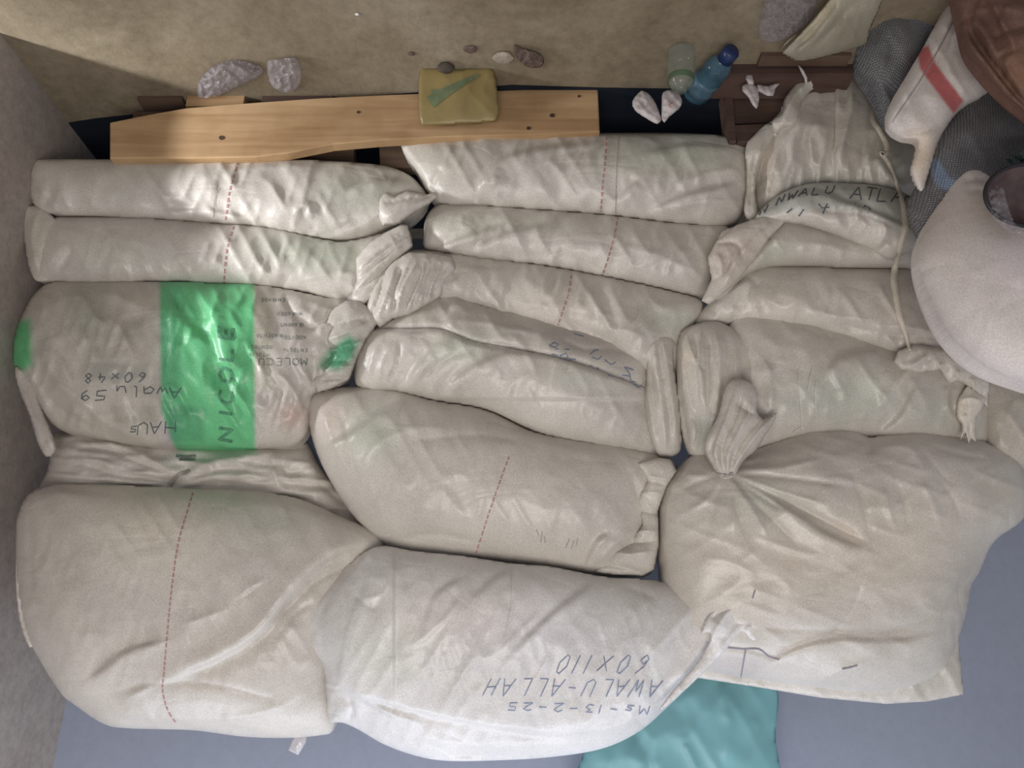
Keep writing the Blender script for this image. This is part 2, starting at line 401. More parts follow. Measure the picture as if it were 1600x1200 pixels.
# ---------------------------------------------------------------- sacks: left stack
G = 'white woven sacks stacked in the pile'
def sack(label, cx, cy, group=G, D=None, name='woven_sack'):
    return root(name, cx, cy, float(pile(cy)) if D is None else D, label, 'sack', group)
GT = (.88, .95, .89); GRY = (.78, .79, .78); WRM = (1.04, 1.0, .95); GREEN = (.26, .98, .50)

A1 = sack('lowest sack of the left stack, lying on the yellow pallet board', 350, 255)
blob('body', [(47, 275), (52, 254), (70, 249), (170, 249), (300, 248), (420, 247), (530, 252), (600, 259), (640, 274), (662, 296), (670, 314), (655, 332), (620, 350), (580, 366), (540, 374), (510, 373), (450, 362), (400, 353), (340, 349), (260, 343), (150, 338), (80, 335), (54, 322), (46, 295)],
     A1, T=.075, strokes=[('f', 9, 7, [(240, 330), (320, 328), (400, 343)]), ('r', 7, 5, [(235, 300), (300, 318), (350, 335)]), ('r', 8, 6, [(300, 285), (400, 262), (500, 262)]),
     ('v', 9, 8, [(470, 320), (475, 340), (500, 362)]), ('r', 9, 9, [(455, 335), (480, 318), (486, 345)]), ('v', 12, 16, [(615, 268), (612, 298), (640, 305), (668, 308)]), ('r', 10, 10, [(560, 350), (610, 325), (655, 312)]),
     ('f', 8, 7, [(540, 300), (590, 280), (640, 282)]), ('v', 8, 6, [(500, 372), (560, 345), (610, 335)]), ('v', 8, 5, [(60, 270), (80, 300), (70, 320)])],
     tints=[('e', 560, 300, 70, 40, 0, GT, .8), ('e', 160, 290, 70, 40, 0, (.95, .95, .92), .8)])
stripes('red_stitch_line', A1, [[(373, 249), (366, 275), (358, 300), (354, 330), (352, 346)]], 2.6, RED, dash=(2, 1), step=3)
stripes('grey_stitch_line', A1, [[(340, 290), (336, 312), (334, 340)]], 1.4, GREY)

end_piece(A1, 'sewn_corner', [(596, 296), (618, 306), (636, 298), (664, 304), (682, 301), (684, 307), (670, 318), (650, 330), (622, 348), (598, 352), (586, 330)], [('r', 4, 9, [(600, 340), (640, 322), (670, 311)]), ('v', 4, 8, [(600, 318), (636, 310), (660, 308)])], T=.03, off=-.045)
A2 = sack('second sack from the bottom of the left stack, with a folded corner at the wall', 330, 345)
blob('body', [(60, 350), (85, 340), (110, 338), (200, 338), (330, 347), (420, 354), (510, 374), (545, 376), (600, 362), (625, 352), (640, 360), (643, 385), (622, 408), (592, 440), (575, 480), (545, 478), (520, 470), (470, 456), (400, 449), (300, 443), (200, 443), (110, 443), (60, 438), (48, 410)],
     A2, T=.07, off=.01, strokes=[('f', 8, 10, [(575, 470), (600, 420), (630, 385)]), ('r', 6, 10, [(632, 352), (628, 380), (600, 405)]), ('v', 7, 10, [(590, 375), (575, 400), (560, 440)]), ('r', 8, 6, [(540, 462), (570, 440), (585, 420)]),
     ('r', 4, 9, [(566, 395), (585, 372), (600, 362)]), ('v', 4, 9, [(575, 405), (596, 385), (615, 360)]), ('r', 4, 8, [(560, 430), (590, 410), (620, 375)]), ('v', 5, 9, [(530, 470), (560, 455), (580, 435)]), ('v', 10, 7, [(90, 370), (110, 390), (90, 425)]), ('r', 7, 5, [(470, 440), (520, 425), (560, 430)])],
     tints=[('e', 500, 395, 90, 30, 5, (.86, .97, .88), 1), ('e', 120, 430, 50, 20, 0, (.8, .8, .8), .8), ('e', 170, 390, 60, 30, 0, (.95, .97, .93), 1)])
blob('folded_corner', [(37, 326), (58, 322), (76, 332), (91, 350), (84, 372), (80, 402), (92, 430), (60, 440), (46, 420), (38, 375)], A2, T=.022, Tb=.02, off=-.012, power=.8, step=3, strokes=[('r', 6, 6, [(60, 325), (50, 370), (60, 430)])], tints=[('e', 60, 380, 60, 80, 0, (.85, .86, .82), 1)])
end_piece(A2, 'crumpled_end', [(556, 404), (578, 378), (604, 362), (628, 350), (637, 352), (645, 384), (622, 406), (602, 432), (586, 462), (566, 478), (548, 468), (556, 440)], pleats((556, 410), (556, 470), (640, 355), (640, 390), 8, 9, 4, 4, 5), T=.03, off=-.04)
stripes('red_stitch_line', A2, [[(366, 352), (358, 375), (353, 400), (350, 444)]], 2.6, RED, dash=(2, 1), step=3)

A3 = sack('sack with a broad green printed band and dark lettering, in the left stack', 290, 445)
blob('body', [(60, 452), (90, 439), (160, 438), (250, 440), (330, 441), (400, 444), (450, 452), (510, 464), (550, 468), (575, 480), (590, 500), (570, 530), (556, 560), (540, 598), (510, 612), (490, 618), (486, 650), (478, 680), (455, 697), (400, 700), (280, 699), (220, 696), (150, 684), (95, 672), (60, 640), (35, 600), (20, 565), (24, 520), (40, 480)],
     A3, T=.115, Tb=.2, strokes=[('f', 12, 9, [(262, 455), (290, 500), (330, 540)]), ('g', 12, 8, [(300, 445), (330, 500), (345, 560), (390, 600)]), ('v', 6, 9, [(412, 575), (430, 600), (438, 625)]), ('r', 6, 7, [(405, 570), (415, 600), (428, 618)]),
     ('v', 7, 14, [(442, 458), (455, 485), (485, 512), (515, 500), (540, 485)]), ('r', 8, 8, [(460, 463), (500, 478), (530, 488)]), ('v', 8, 14, [(488, 540), (492, 580), (482, 612)]), ('v', 14, 20, [(500, 530), (525, 545), (555, 540)]),
     ('r', 7, 10, [(490, 520), (530, 500), (565, 520), (545, 560)]), ('r', 8, 8, [(60, 580), (120, 620), (170, 665), (240, 692)]), ('v', 8, 8, [(50, 600), (110, 650), (190, 690)]), ('r', 5, 10, [(500, 520), (540, 490), (575, 490)]), ('v', 4, 10, [(520, 560), (540, 520), (580, 505)]), ('r', 4, 9, [(540, 590), (545, 560), (565, 530)]), ('v', 4, 10, [(500, 600), (520, 585), (550, 580)]), ('r', 4, 7, [(476, 570), (484, 600), (470, 640)]), ('r', 7, 5, [(265, 480), (270, 540), (262, 590)]),
     ('v', 8, 7, [(450, 680), (470, 650), (480, 620)])], wr=.006,
     tints=[('p', [(0, 400), (249, 400), (249, 720), (0, 720)], (.83, .83, .80), 8), ('p', [(249, 400), (397, 400), (397, 570), (399, 720), (280, 720), (252, 640)], GREEN, 3),
            ('p', [(249, 400), (280, 400), (280, 720), (249, 720)], (.85, .85, .9), 6),
            ('p', [(10, 500), (47, 500), (50, 570), (20, 590), (0, 560)], GREEN, 6), ('p', [(497, 575), (512, 550), (545, 524), (562, 540), (548, 566), (528, 578)], (.2, .62, .38), 6),
            ('p', [(110, 440), (170, 440), (170, 530), (110, 520)], (.82, .84, .82), 8), ('p', [(140, 567), (232, 567), (232, 590), (140, 595)], (.78, .80, .79), 4), ('p', [(176, 634), (245, 634), (245, 660), (176, 660)], (.84, .84, .82), 3),
            ('p', [(190, 500), (225, 500), (225, 530), (190, 530)], (.8, .8, .78), 4), ('p', [(260, 636), (285, 632), (320, 640), (318, 690), (262, 690)], (.75, .75, .8), 4),
            ('p', [(395, 450), (425, 450), (425, 610), (395, 605)], (.88, .90, .82), 8), ('e', 457, 650, 25, 20, 0, (1, .78, .74), .8), ('e', 215, 470, 40, 20, 0, (1.1, 1.07, 1.05), 1)])
stripes('handwriting', A3, word('60x48', (228, 582), (-1, 0.02), (0, 1), 15, 14, .1, 1.5), 1.6, INKD, lift=.002, smooth=False)
for wd_ in (word('Awalu', (284, 606), (-1, -.03), (0, 1), 17, 20, .1, 1.08, .5), word('59', (166, 610), (-1, 0), (0, 1), 16, 20, .1, 1.15, .5), word('HAU', (274, 658), (-1, .05), (0, 1), 19, 18, .1, 1.2, .5), word('5', (214, 666), (-1, 0), (0, 1), 9, 12)):
    stripes('handwriting', A3, wd_, 1.5, INKD, lift=.002, smooth=False)
for i, ch in enumerate('NICOLE'):
    stripes('printed_letter', A3, word(ch, (363, 690 - [0, 36, 58, 92, 126, 160][i]), (0, -1), (-1, 0), 21, 22), 4.5, GPRINT, lift=.002, smooth=False)
sm = []
for i, (y, x0, x1) in enumerate([(466, 424, 445), (488, 430, 470), (505, 436, 475), (522, 398, 440), (525, 452, 478), (540, 395, 425), (545, 430, 480), (552, 396, 420)]):
    sm += word('EHIRAOENTDLIS'[i:i + 7].replace('S', 's'), (x1, y), (-1, 0), (0, 1), 5, 4, 0, 1.5, .3)
stripes('small_print', A3, sm, 1.0, PRINT, lift=.0018, smooth=False)['kind'] = 'stuff'
stripes('faded_word', A3, word('MOLECULAR'[:6].replace('B', '8'), (480, 560), (-1, 0), (0, 1), 11, 10, 0, 1.35), 1.6, PRINT, lift=.0018, smooth=False)
blob('hemmed_corner', [(22, 572), (40, 582), (55, 600), (66, 640), (86, 690), (86, 706), (72, 714), (58, 690), (46, 650), (30, 610)], A3, T=.016, Tb=.01, off=-.03, step=3, tints=[('e', 60, 640, 80, 90, 0, (.74, .72, .72), 1)], strokes=[('v', 3, 5, [(40, 600), (58, 650), (76, 705)]), ('r', 3, 4, [(32, 600), (50, 650), (66, 700)])])

end_piece(A3, 'crumpled_end', [(500, 506), (520, 482), (540, 470), (562, 470), (582, 484), (592, 503), (572, 530), (558, 560), (546, 592), (520, 606), (496, 613), (488, 594), (500, 576), (516, 552), (508, 530)], pleats((500, 520), (500, 600), (580, 490), (552, 590), 9, 11, 4, 5, 3), T=.04, off=-.045,
          tints=[('e', 540, 540, 60, 70, 0, (.80, .82, .80), 1), ('p', [(505, 575), (516, 548), (542, 524), (560, 534), (550, 562), (530, 578)], (.2, .66, .42), 6)])
A4 = sack('half-hidden sack with its mouth gathered by a tie, under the green banded sack', 280, 720)
pl = [('v', 5, 11, [(272, 742), (210, 720), (130, 690)]), ('r', 6, 9, [(265, 735), (210, 705), (150, 688)]), ('v', 5, 10, [(268, 752), (200, 742), (110, 722)]), ('r', 7, 10, [(262, 748), (190, 730), (120, 710)]), ('v', 5, 10, [(268, 758), (200, 757), (120, 750)]), ('r', 6, 8, [(262, 758), (190, 750), (110, 735)]),
      ('r', 6, 10, [(285, 745), (330, 722), (400, 712), (440, 705)]), ('v', 5, 10, [(285, 750), (340, 735), (420, 728)]), ('r', 6, 9, [(288, 756), (350, 742), (410, 745)]), ('v', 5, 8, [(288, 760), (350, 755), (430, 765)]), ('v', 8, 16, [(262, 765), (278, 745), (300, 728)]),
      ('r', 6, 10, [(425, 710), (430, 745), (440, 765)]), ('v', 6, 12, [(440, 715), (450, 740), (480, 735)]), ('r', 6, 9, [(450, 755), (475, 735), (500, 730)]), ('v', 7, 10, [(460, 770), (500, 760), (540, 790)])]
blob('body', [(80, 690), (100, 672), (150, 678), (220, 690), (280, 694), (400, 694), (455, 690), (480, 690), (498, 725), (530, 765), (590, 825), (560, 850), (450, 800), (300, 790), (150, 790), (60, 790), (62, 760), (75, 730)], A4, T=.10, Tb=.2, off=.075, step=3.2, strokes=pl, wr=.006, wang=5, wasp=4,
     wscale=22, tints=[('e', 120, 730, 80, 40, 0, (.88, .88, .88), 1)])
stripes('tie_string', A4, [[(262, 766), (270, 752), (279, 742), (296, 735)]], 5, GREY, lift=.004)
stripes_each('printed_mark', A4, [[(275, 712), (290, 713), (306, 712)], [(280, 718), (305, 718)]], 4, PRINT, lift=.002)

A5 = sack('big full sack at the top of the left stack, with a red stitched line', 290, 780)
blob('body', [(24, 830), (32, 792), (50, 768), (85, 757), (150, 756), (300, 763), (400, 767), (470, 780), (530, 806), (590, 832), (600, 856), (560, 905), (530, 970), (522, 1060), (524, 1110), (520, 1142), (500, 1149), (450, 1153), (380, 1151), (300, 1141), (200, 1138), (160, 1130), (112, 1098), (94, 1082), (62, 1032), (40, 985), (26, 905)],
     A5, T=.18, Tb=.22, wr=.0016, strokes=[('f', 11, 14, [(590, 850), (520, 870), (460, 920), (410, 985), (340, 1030), (260, 1060)]), ('v', 7, 12, [(560, 880), (500, 905), (450, 950), (420, 975)]), ('r', 6, 9, [(530, 880), (480, 905), (440, 945)]),
     ('r', 7, 8, [(280, 978), (340, 955), (410, 905)]), ('v', 6, 7, [(330, 960), (380, 930), (410, 912)]), ('f', 9, 9, [(140, 1060), (190, 1020), (255, 1000)]), ('v', 6, 6, [(140, 1055), (180, 1030), (210, 990)]), ('r', 8, 8, [(190, 1095), (240, 1070), (300, 1050)]), ('v', 8, 7, [(160, 1090), (230, 1070), (330, 1070), (450, 1100)]),
     ('r', 8, 6, [(110, 1085), (200, 1115), (300, 1125), (400, 1115), (480, 1080)]), ('v', 8, 7, [(100, 1080), (200, 1125), (280, 1130)]), ('v', 12, 6, [(45, 790), (48, 870), (50, 940)]), ('v', 4, 3, [(312, 790), (300, 850), (292, 895)]), ('v', 7, 6, [(430, 1000), (460, 960), (490, 940)])],
     tints=[('e', 230, 820, 90, 60, 0, (1.05, 1.03, .96), 1), ('e', 100, 900, 60, 130, 0, (.93, .92, .90), 1), ('e', 420, 820, 90, 40, 0, (.93, .97, .95), 1)])
stripes('red_stitch_line', A5, [[(302, 768), (292, 800), (278, 850), (268, 920), (262, 980), (256, 1050), (254, 1080), (262, 1110), (275, 1130)]], 2.4, RED, dash=(2, 1), step=3)
blob('side_seam_edge', [(26, 830), (34, 822), (42, 840), (34, 870), (32, 910), (42, 975), (52, 1010), (46, 1012), (32, 975), (24, 910)], A5, T=.012, Tb=.01, off=-.02, step=2.5)

# ---------------------------------------------------------------- sacks: middle stack
B1 = sack('lowest sack of the middle stack, touching the right end of the pallet board', 900, 220)
blob('body', [(626, 224), (640, 217), (700, 218), (760, 213), (850, 211), (940, 208), (1060, 208), (1130, 212), (1168, 222), (1176, 250), (1172, 300), (1160, 335), (1138, 352), (1060, 349), (950, 336), (850, 328), (760, 322), (690, 318), (668, 300), (652, 270), (636, 248)],
     B1, T=.085, strokes=[('f', 8, 9, [(745, 310), (755, 275), (790, 245), (850, 230), (930, 222)]), ('v', 7, 9, [(676, 290), (684, 268), (692, 262)]), ('v', 7, 8, [(632, 235), (650, 275), (690, 300)]), ('f', 7, 8, [(960, 318), (975, 300), (998, 280)]), ('f', 8, 9, [(1010, 335), (1060, 308), (1150, 285)]),
     ('r', 8, 7, [(1040, 330), (1100, 315), (1160, 315)]), ('v', 8, 6, [(880, 240), (920, 235), (950, 220)]), ('r', 5, 6, [(770, 290), (776, 275)]), ('f', 8, 6, [(1000, 240), (1080, 225), (1150, 232)]), ('r', 7, 6, [(1060, 290), (1110, 270), (1160, 265)])],
     tints=[('e', 690, 260, 60, 40, 0, (.95, .96, .93), 1), ('e', 1050, 240, 110, 30, 0, GT, 1)])
stripes('red_stitch_line', B1, [[(948, 212), (946, 250), (942, 290), (939, 331)]], 2.6, RED, dash=(2, 1), step=3)
stripes('grey_stitch_line', B1, [[(967, 212), (964, 260), (962, 334)]], 1.4, GREY)
B2 = sack('second sack from the bottom of the middle stack, smooth with a red stitched line', 880, 330)
blob('body', [(664, 345), (676, 325), (700, 317), (760, 320), (850, 327), (950, 335), (1060, 348), (1135, 352), (1135, 380), (1118, 420), (1105, 458), (1085, 462), (1040, 452), (950, 433), (850, 415), (760, 405), (700, 396), (664, 388), (662, 365)],
     B2, T=.08, off=.005, strokes=[('f', 7, 9, [(680, 390), (720, 372), (785, 350)]), ('f', 7, 8, [(740, 392), (790, 365), (860, 348)]), ('r', 6, 5, [(722, 335), (720, 355)]), ('v', 8, 6, [(800, 400), (880, 400), (950, 425)]), ('r', 10, 5, [(960, 380), (1030, 400), (1100, 430)])],
     tints=[('e', 720, 350, 60, 30, 0, (.97, 1, .96), 1), ('e', 850, 350, 80, 18, 5, (.95, .97, .94), 1), ('e', 1060, 375, 70, 20, 10, (.96, .97, .95), 1)])
stripes('red_stitch_line', B2, [[(966, 336), (960, 370), (950, 405), (941, 431)]], 2.4, RED, dash=(2, 1), step=3)
B3 = sack('third sack from the bottom of the middle stack, with a ruffled left end', 840, 430)
blob('body', [(600, 425), (640, 392), (700, 394), (760, 402), (850, 414), (950, 432), (1040, 452), (1096, 470), (1090, 500), (1066, 530), (1062, 580), (1010, 590), (950, 550), (870, 522), (780, 495), (690, 478), (640, 500), (600, 512), (578, 500), (572, 480), (580, 450)],
     B3, T=.085, off=.005, step=3.4, strokes=[('f', 6, 14, [(648, 480), (660, 440), (685, 410)]), ('f', 6, 12, [(672, 462), (685, 435), (700, 415)]), ('g', 5, 10, [(625, 490), (635, 455), (645, 425)]), ('r', 5, 12, [(640, 475), (645, 440), (652, 420)]), ('v', 5, 14, [(595, 440), (607, 465), (612, 480)]), ('r', 5, 11, [(604, 430), (615, 455), (622, 440)]),
     ('v', 5, 12, [(572, 470), (586, 490), (592, 502)]), ('r', 5, 9, [(600, 495), (612, 475), (615, 460)]), ('r', 6, 8, [(690, 450), (710, 440), (715, 432)]), ('r', 9, 8, [(930, 515), (975, 515), (1010, 530)]), ('v', 7, 8, [(880, 500), (930, 520), (980, 545)]), ('r', 8, 5, [(800, 470), (840, 478), (900, 480)])], wr=.005,
     tints=[('e', 790, 420, 120, 25, 5, (.95, .96, .94), 1), ('e', 1050, 500, 50, 30, 0, (.9, .95, .92), 1), ('e', 880, 480, 90, 30, 5, (1.03, 1, .98), 1)])
stripes('red_stitch_line', B3, [[(893, 428), (888, 460), (880, 485), (872, 508)]], 2.4, RED, dash=(2, 1), step=3)

end_piece(B3, 'ruffled_end', [(572, 482), (580, 455), (596, 426), (618, 404), (640, 393), (672, 395), (706, 402), (712, 420), (696, 440), (690, 462), (668, 476), (640, 492), (612, 498), (594, 512), (580, 500)], pleats((576, 500), (680, 470), (606, 415), (708, 410), 13, 13, 4.2, 4, 8), T=.045, off=-.05)
B4 = sack('middle-stack sack with a folded flap, scribbled blue writing and pleated right end', 800, 560)
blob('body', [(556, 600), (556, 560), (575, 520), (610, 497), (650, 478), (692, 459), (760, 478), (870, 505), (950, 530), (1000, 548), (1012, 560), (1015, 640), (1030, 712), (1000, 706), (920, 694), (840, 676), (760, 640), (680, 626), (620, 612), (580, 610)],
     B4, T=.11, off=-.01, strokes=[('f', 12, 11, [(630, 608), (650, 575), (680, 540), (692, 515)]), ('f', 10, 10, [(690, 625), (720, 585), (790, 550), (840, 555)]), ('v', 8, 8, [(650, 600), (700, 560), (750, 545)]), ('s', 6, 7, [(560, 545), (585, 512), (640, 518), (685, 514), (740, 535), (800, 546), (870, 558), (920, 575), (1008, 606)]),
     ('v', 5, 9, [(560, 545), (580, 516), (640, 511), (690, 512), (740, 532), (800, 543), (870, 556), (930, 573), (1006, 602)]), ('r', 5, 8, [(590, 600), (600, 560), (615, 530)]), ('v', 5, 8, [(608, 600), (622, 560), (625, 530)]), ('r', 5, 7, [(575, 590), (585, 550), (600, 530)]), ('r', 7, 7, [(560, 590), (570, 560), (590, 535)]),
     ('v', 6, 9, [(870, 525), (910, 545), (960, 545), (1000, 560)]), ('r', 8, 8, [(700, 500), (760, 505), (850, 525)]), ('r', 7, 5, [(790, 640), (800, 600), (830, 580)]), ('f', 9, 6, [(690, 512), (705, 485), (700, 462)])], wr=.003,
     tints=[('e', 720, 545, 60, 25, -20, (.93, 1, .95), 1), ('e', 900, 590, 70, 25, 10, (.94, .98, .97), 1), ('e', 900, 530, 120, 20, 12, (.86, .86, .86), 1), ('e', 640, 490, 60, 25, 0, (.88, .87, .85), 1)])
stripes('flap_seam', B4, [[(562, 540), (572, 524), (590, 514), (640, 513), (688, 514), (740, 533), (800, 544), (870, 558), (925, 574), (960, 588), (1006, 605)]], 1.8, GREY, lift=.002)
blob('pleated_mouth', [(1000, 545), (1012, 522), (1040, 518), (1055, 535), (1052, 560), (1060, 620), (1065, 680), (1062, 706), (1045, 714), (1030, 712), (1018, 690), (1006, 640), (1008, 600), (1010, 570)], B4, T=.055, Tb=.03, off=-.03, step=2.6, wr=.002,
     strokes=[('r', 3.5, 10, [(1022, 525), (1026, 580), (1035, 640), (1040, 705)]), ('v', 3.5, 10, [(1028, 525), (1036, 590), (1046, 650), (1048, 700)]), ('r', 4, 10, [(1036, 530), (1045, 590), (1054, 650), (1058, 695)]), ('v', 3.5, 8, [(1016, 560), (1020, 620), (1030, 700)]), ('r', 3.5, 8, [(1012, 600), (1018, 650), (1028, 700)])])
stripes_each('handwriting', B4, [[(858, 540), (866, 535), (873, 538), (868, 543), (860, 541)], [(868, 545), (890, 546)], [(875, 556), (884, 552), (888, 558), (880, 561), (900, 562)], [(862, 553), (878, 557)], [(922, 554), (928, 548), (935, 546)], [(925, 558), (935, 562), (940, 556)], [(945, 562), (955, 570), (962, 566)],
    [(976, 573), (984, 584), (986, 596), (1006, 598), (998, 606), (986, 597)], [(972, 586), (984, 588)], [(978, 574), (990, 578)], [(922, 571), (926, 574)], [(932, 575), (936, 577)], [(950, 586), (975, 592)], [(897, 521), (912, 525)]], 1.7, INK, lift=.002, smooth=False)

B5 = sack('wide sack with a thin red line, just below the topmost one of the middle stack', 770, 700)
blob('body', [(481, 625), (500, 611), (560, 603), (620, 609), (680, 625), (760, 640), (830, 672), (900, 686), (960, 694), (1010, 705), (1045, 714), (1058, 735), (1035, 760), (1020, 800), (1024, 850), (1020, 892), (995, 903), (930, 900), (860, 888), (780, 878), (700, 870), (640, 862), (600, 850), (560, 815), (530, 775), (500, 720), (484, 670)],
     B5, T=.14, Tb=.22, wr=.0020, strokes=[('f', 10, 8, [(500, 700), (540, 680), (600, 640), (625, 615)]), ('r', 12, 7, [(560, 740), (580, 700), (640, 670), (700, 670)]), ('v', 10, 6, [(640, 690), (740, 680), (830, 690)]), ('f', 8, 10, [(910, 890), (930, 850), (950, 830)]), ('r', 6, 11, [(935, 880), (960, 850), (985, 825)]), ('v', 6, 10, [(955, 885), (975, 860), (1000, 830)]), ('r', 6, 9, [(975, 890), (1000, 860), (1012, 830)]),
     ('v', 8, 9, [(620, 845), (680, 835), (760, 850)]), ('r', 8, 6, [(880, 880), (920, 885), (1000, 888)]), ('v', 8, 8, [(1010, 720), (990, 740), (1000, 790)]), ('r', 7, 6, [(505, 640), (520, 690), (560, 760)]), ('v', 7, 6, [(530, 640), (545, 690), (550, 740)])],
     tints=[('e', 580, 680, 50, 45, -20, (.92, 1, .95), 1), ('e', 520, 650, 30, 50, 0, (1.03, .97, .93), 1), ('e', 760, 660, 110, 25, 12, (.92, .91, .90), 1)])
stripes('red_stitch_line', B5, [[(796, 712), (784, 745), (768, 790), (755, 830), (744, 864)]], 2.2, RED, dash=(2, 1), step=3)
stripes_each('faint_writing', B5, [[(838, 827), (842, 838)], [(845, 848), (847, 832)], [(850, 838), (852, 848)], [(884, 856), (890, 842)], [(893, 858), (897, 844)], [(900, 852), (903, 842)]], 1.3, GREY, smooth=False)

end_piece(B5, 'crumpled_end', [(996, 724), (1030, 715), (1048, 718), (1058, 736), (1042, 760), (1028, 798), (1030, 850), (1022, 890), (1004, 900), (960, 898), (930, 894), (952, 868), (985, 846), (1004, 820), (996, 780), (1012, 750)], pleats((930, 890), (1000, 730), (1015, 895), (1050, 735), 8, 10, 5, 5, 9), T=.04, off=-.06)
B6 = sack('topmost sack of the middle stack, bright white with blue capitals and a date', 800, 900)
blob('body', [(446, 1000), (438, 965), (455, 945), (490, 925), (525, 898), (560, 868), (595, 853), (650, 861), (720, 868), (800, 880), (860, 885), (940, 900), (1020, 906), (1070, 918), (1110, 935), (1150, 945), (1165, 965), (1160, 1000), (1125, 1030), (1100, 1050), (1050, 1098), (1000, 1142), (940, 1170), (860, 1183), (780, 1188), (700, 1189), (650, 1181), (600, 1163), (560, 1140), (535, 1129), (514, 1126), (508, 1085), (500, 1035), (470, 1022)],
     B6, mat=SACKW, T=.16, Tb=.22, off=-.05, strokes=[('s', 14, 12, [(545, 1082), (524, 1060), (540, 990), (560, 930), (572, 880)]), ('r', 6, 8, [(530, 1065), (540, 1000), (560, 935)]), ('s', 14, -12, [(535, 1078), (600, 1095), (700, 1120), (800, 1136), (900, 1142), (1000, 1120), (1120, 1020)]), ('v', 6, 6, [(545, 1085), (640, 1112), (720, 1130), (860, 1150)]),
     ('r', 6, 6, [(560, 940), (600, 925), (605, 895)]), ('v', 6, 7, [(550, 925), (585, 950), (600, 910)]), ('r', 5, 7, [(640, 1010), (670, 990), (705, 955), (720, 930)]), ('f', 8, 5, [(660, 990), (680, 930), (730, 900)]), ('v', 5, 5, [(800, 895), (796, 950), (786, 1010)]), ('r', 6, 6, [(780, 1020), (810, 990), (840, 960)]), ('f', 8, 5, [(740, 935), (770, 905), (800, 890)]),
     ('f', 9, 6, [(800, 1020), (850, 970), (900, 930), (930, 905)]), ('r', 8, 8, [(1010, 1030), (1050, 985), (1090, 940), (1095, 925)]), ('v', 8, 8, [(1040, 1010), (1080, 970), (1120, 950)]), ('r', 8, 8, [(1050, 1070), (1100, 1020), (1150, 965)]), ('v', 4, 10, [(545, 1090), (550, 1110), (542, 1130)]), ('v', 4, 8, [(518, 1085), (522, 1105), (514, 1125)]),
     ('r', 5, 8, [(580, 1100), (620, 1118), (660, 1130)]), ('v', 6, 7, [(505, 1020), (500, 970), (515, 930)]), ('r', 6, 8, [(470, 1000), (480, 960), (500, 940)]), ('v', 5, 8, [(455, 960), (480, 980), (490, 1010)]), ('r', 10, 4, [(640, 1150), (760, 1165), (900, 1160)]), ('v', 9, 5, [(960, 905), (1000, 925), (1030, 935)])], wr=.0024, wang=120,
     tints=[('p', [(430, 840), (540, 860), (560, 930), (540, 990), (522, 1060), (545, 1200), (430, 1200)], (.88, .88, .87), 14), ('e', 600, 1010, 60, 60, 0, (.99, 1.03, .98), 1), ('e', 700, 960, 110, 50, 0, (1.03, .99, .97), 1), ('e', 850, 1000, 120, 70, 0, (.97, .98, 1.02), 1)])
stripes('handwriting', B6, word('60X110', (1018, 1024), (-1, .0), (-.1, 1), 29, 17, .65, 1.72), 1.5, INK, lift=.0022, smooth=False)
stripes('handwriting', B6, word('AWALU-ALLAH', (1036, 1063), (-1, -.01), (-.1, 1), 27, 17, .6, 1.5, .5), 1.5, INK, lift=.0022, smooth=False)
stripes('handwriting', B6, word('Ms-13-2-25', (1016, 1104), (-1, -.03), (0, 1), 13, 16, .2, 1.5, .4), 1.5, INK, lift=.0022, smooth=False)
stripes('faint_seam', B6, [[(800, 886), (797, 950), (787, 1000)]], 1.0, THREAD)
blob('twisted_corner', [(1096, 990), (1106, 962), (1126, 942), (1145, 937), (1158, 948), (1164, 962), (1180, 968), (1190, 985), (1187, 1003), (1170, 1000), (1160, 986), (1132, 1018), (1098, 1052), (1060, 1088), (1030, 1110), (1050, 1080), (1085, 1040), (1110, 1000), (1108, 988)], B6, mat=SACKW, T=.026, Tb=.015, off=-.15, step=2.4, power=.4,
     strokes=[('r', 5, 12, [(1105, 1010), (1130, 965), (1150, 945)]), ('v', 4, 12, [(1128, 1005), (1150, 975), (1165, 965)]), ('r', 4, 9, [(1160, 995), (1170, 980), (1180, 972)]), ('v', 4, 9, [(1110, 970), (1125, 955), (1140, 942)])])

# ---------------------------------------------------------------- sacks: right stack
C1 = sack('upright sack in the right stack with a crumpled open top beside the dark wood', 1290, 300)
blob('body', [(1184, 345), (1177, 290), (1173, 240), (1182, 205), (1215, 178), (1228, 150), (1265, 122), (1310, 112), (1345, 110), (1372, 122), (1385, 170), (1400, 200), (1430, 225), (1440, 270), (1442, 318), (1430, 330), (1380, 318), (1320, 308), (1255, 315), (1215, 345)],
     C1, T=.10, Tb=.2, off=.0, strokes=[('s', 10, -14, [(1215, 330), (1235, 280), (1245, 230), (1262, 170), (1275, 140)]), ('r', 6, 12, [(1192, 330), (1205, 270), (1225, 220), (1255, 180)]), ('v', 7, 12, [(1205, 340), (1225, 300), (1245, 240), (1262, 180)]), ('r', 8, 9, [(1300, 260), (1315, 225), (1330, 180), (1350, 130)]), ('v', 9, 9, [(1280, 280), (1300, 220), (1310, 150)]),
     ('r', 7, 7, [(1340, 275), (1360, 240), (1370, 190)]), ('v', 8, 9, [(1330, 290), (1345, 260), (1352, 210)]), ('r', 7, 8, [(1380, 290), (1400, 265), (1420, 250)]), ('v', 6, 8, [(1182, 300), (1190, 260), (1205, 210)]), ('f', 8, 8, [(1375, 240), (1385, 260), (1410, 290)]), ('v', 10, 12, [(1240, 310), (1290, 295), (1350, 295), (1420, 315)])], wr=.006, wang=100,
     tints=[('e', 1310, 190, 60, 60, 0, (.84, .83, .79), 1), ('e', 1290, 290, 80, 25, 0, (.80, .83, .82), 1), ('e', 1200, 250, 18, 80, 0, (1.05, 1.0, .95), 1), ('e', 1380, 240, 50, 60, 0, (.86, .87, .84), 1)])
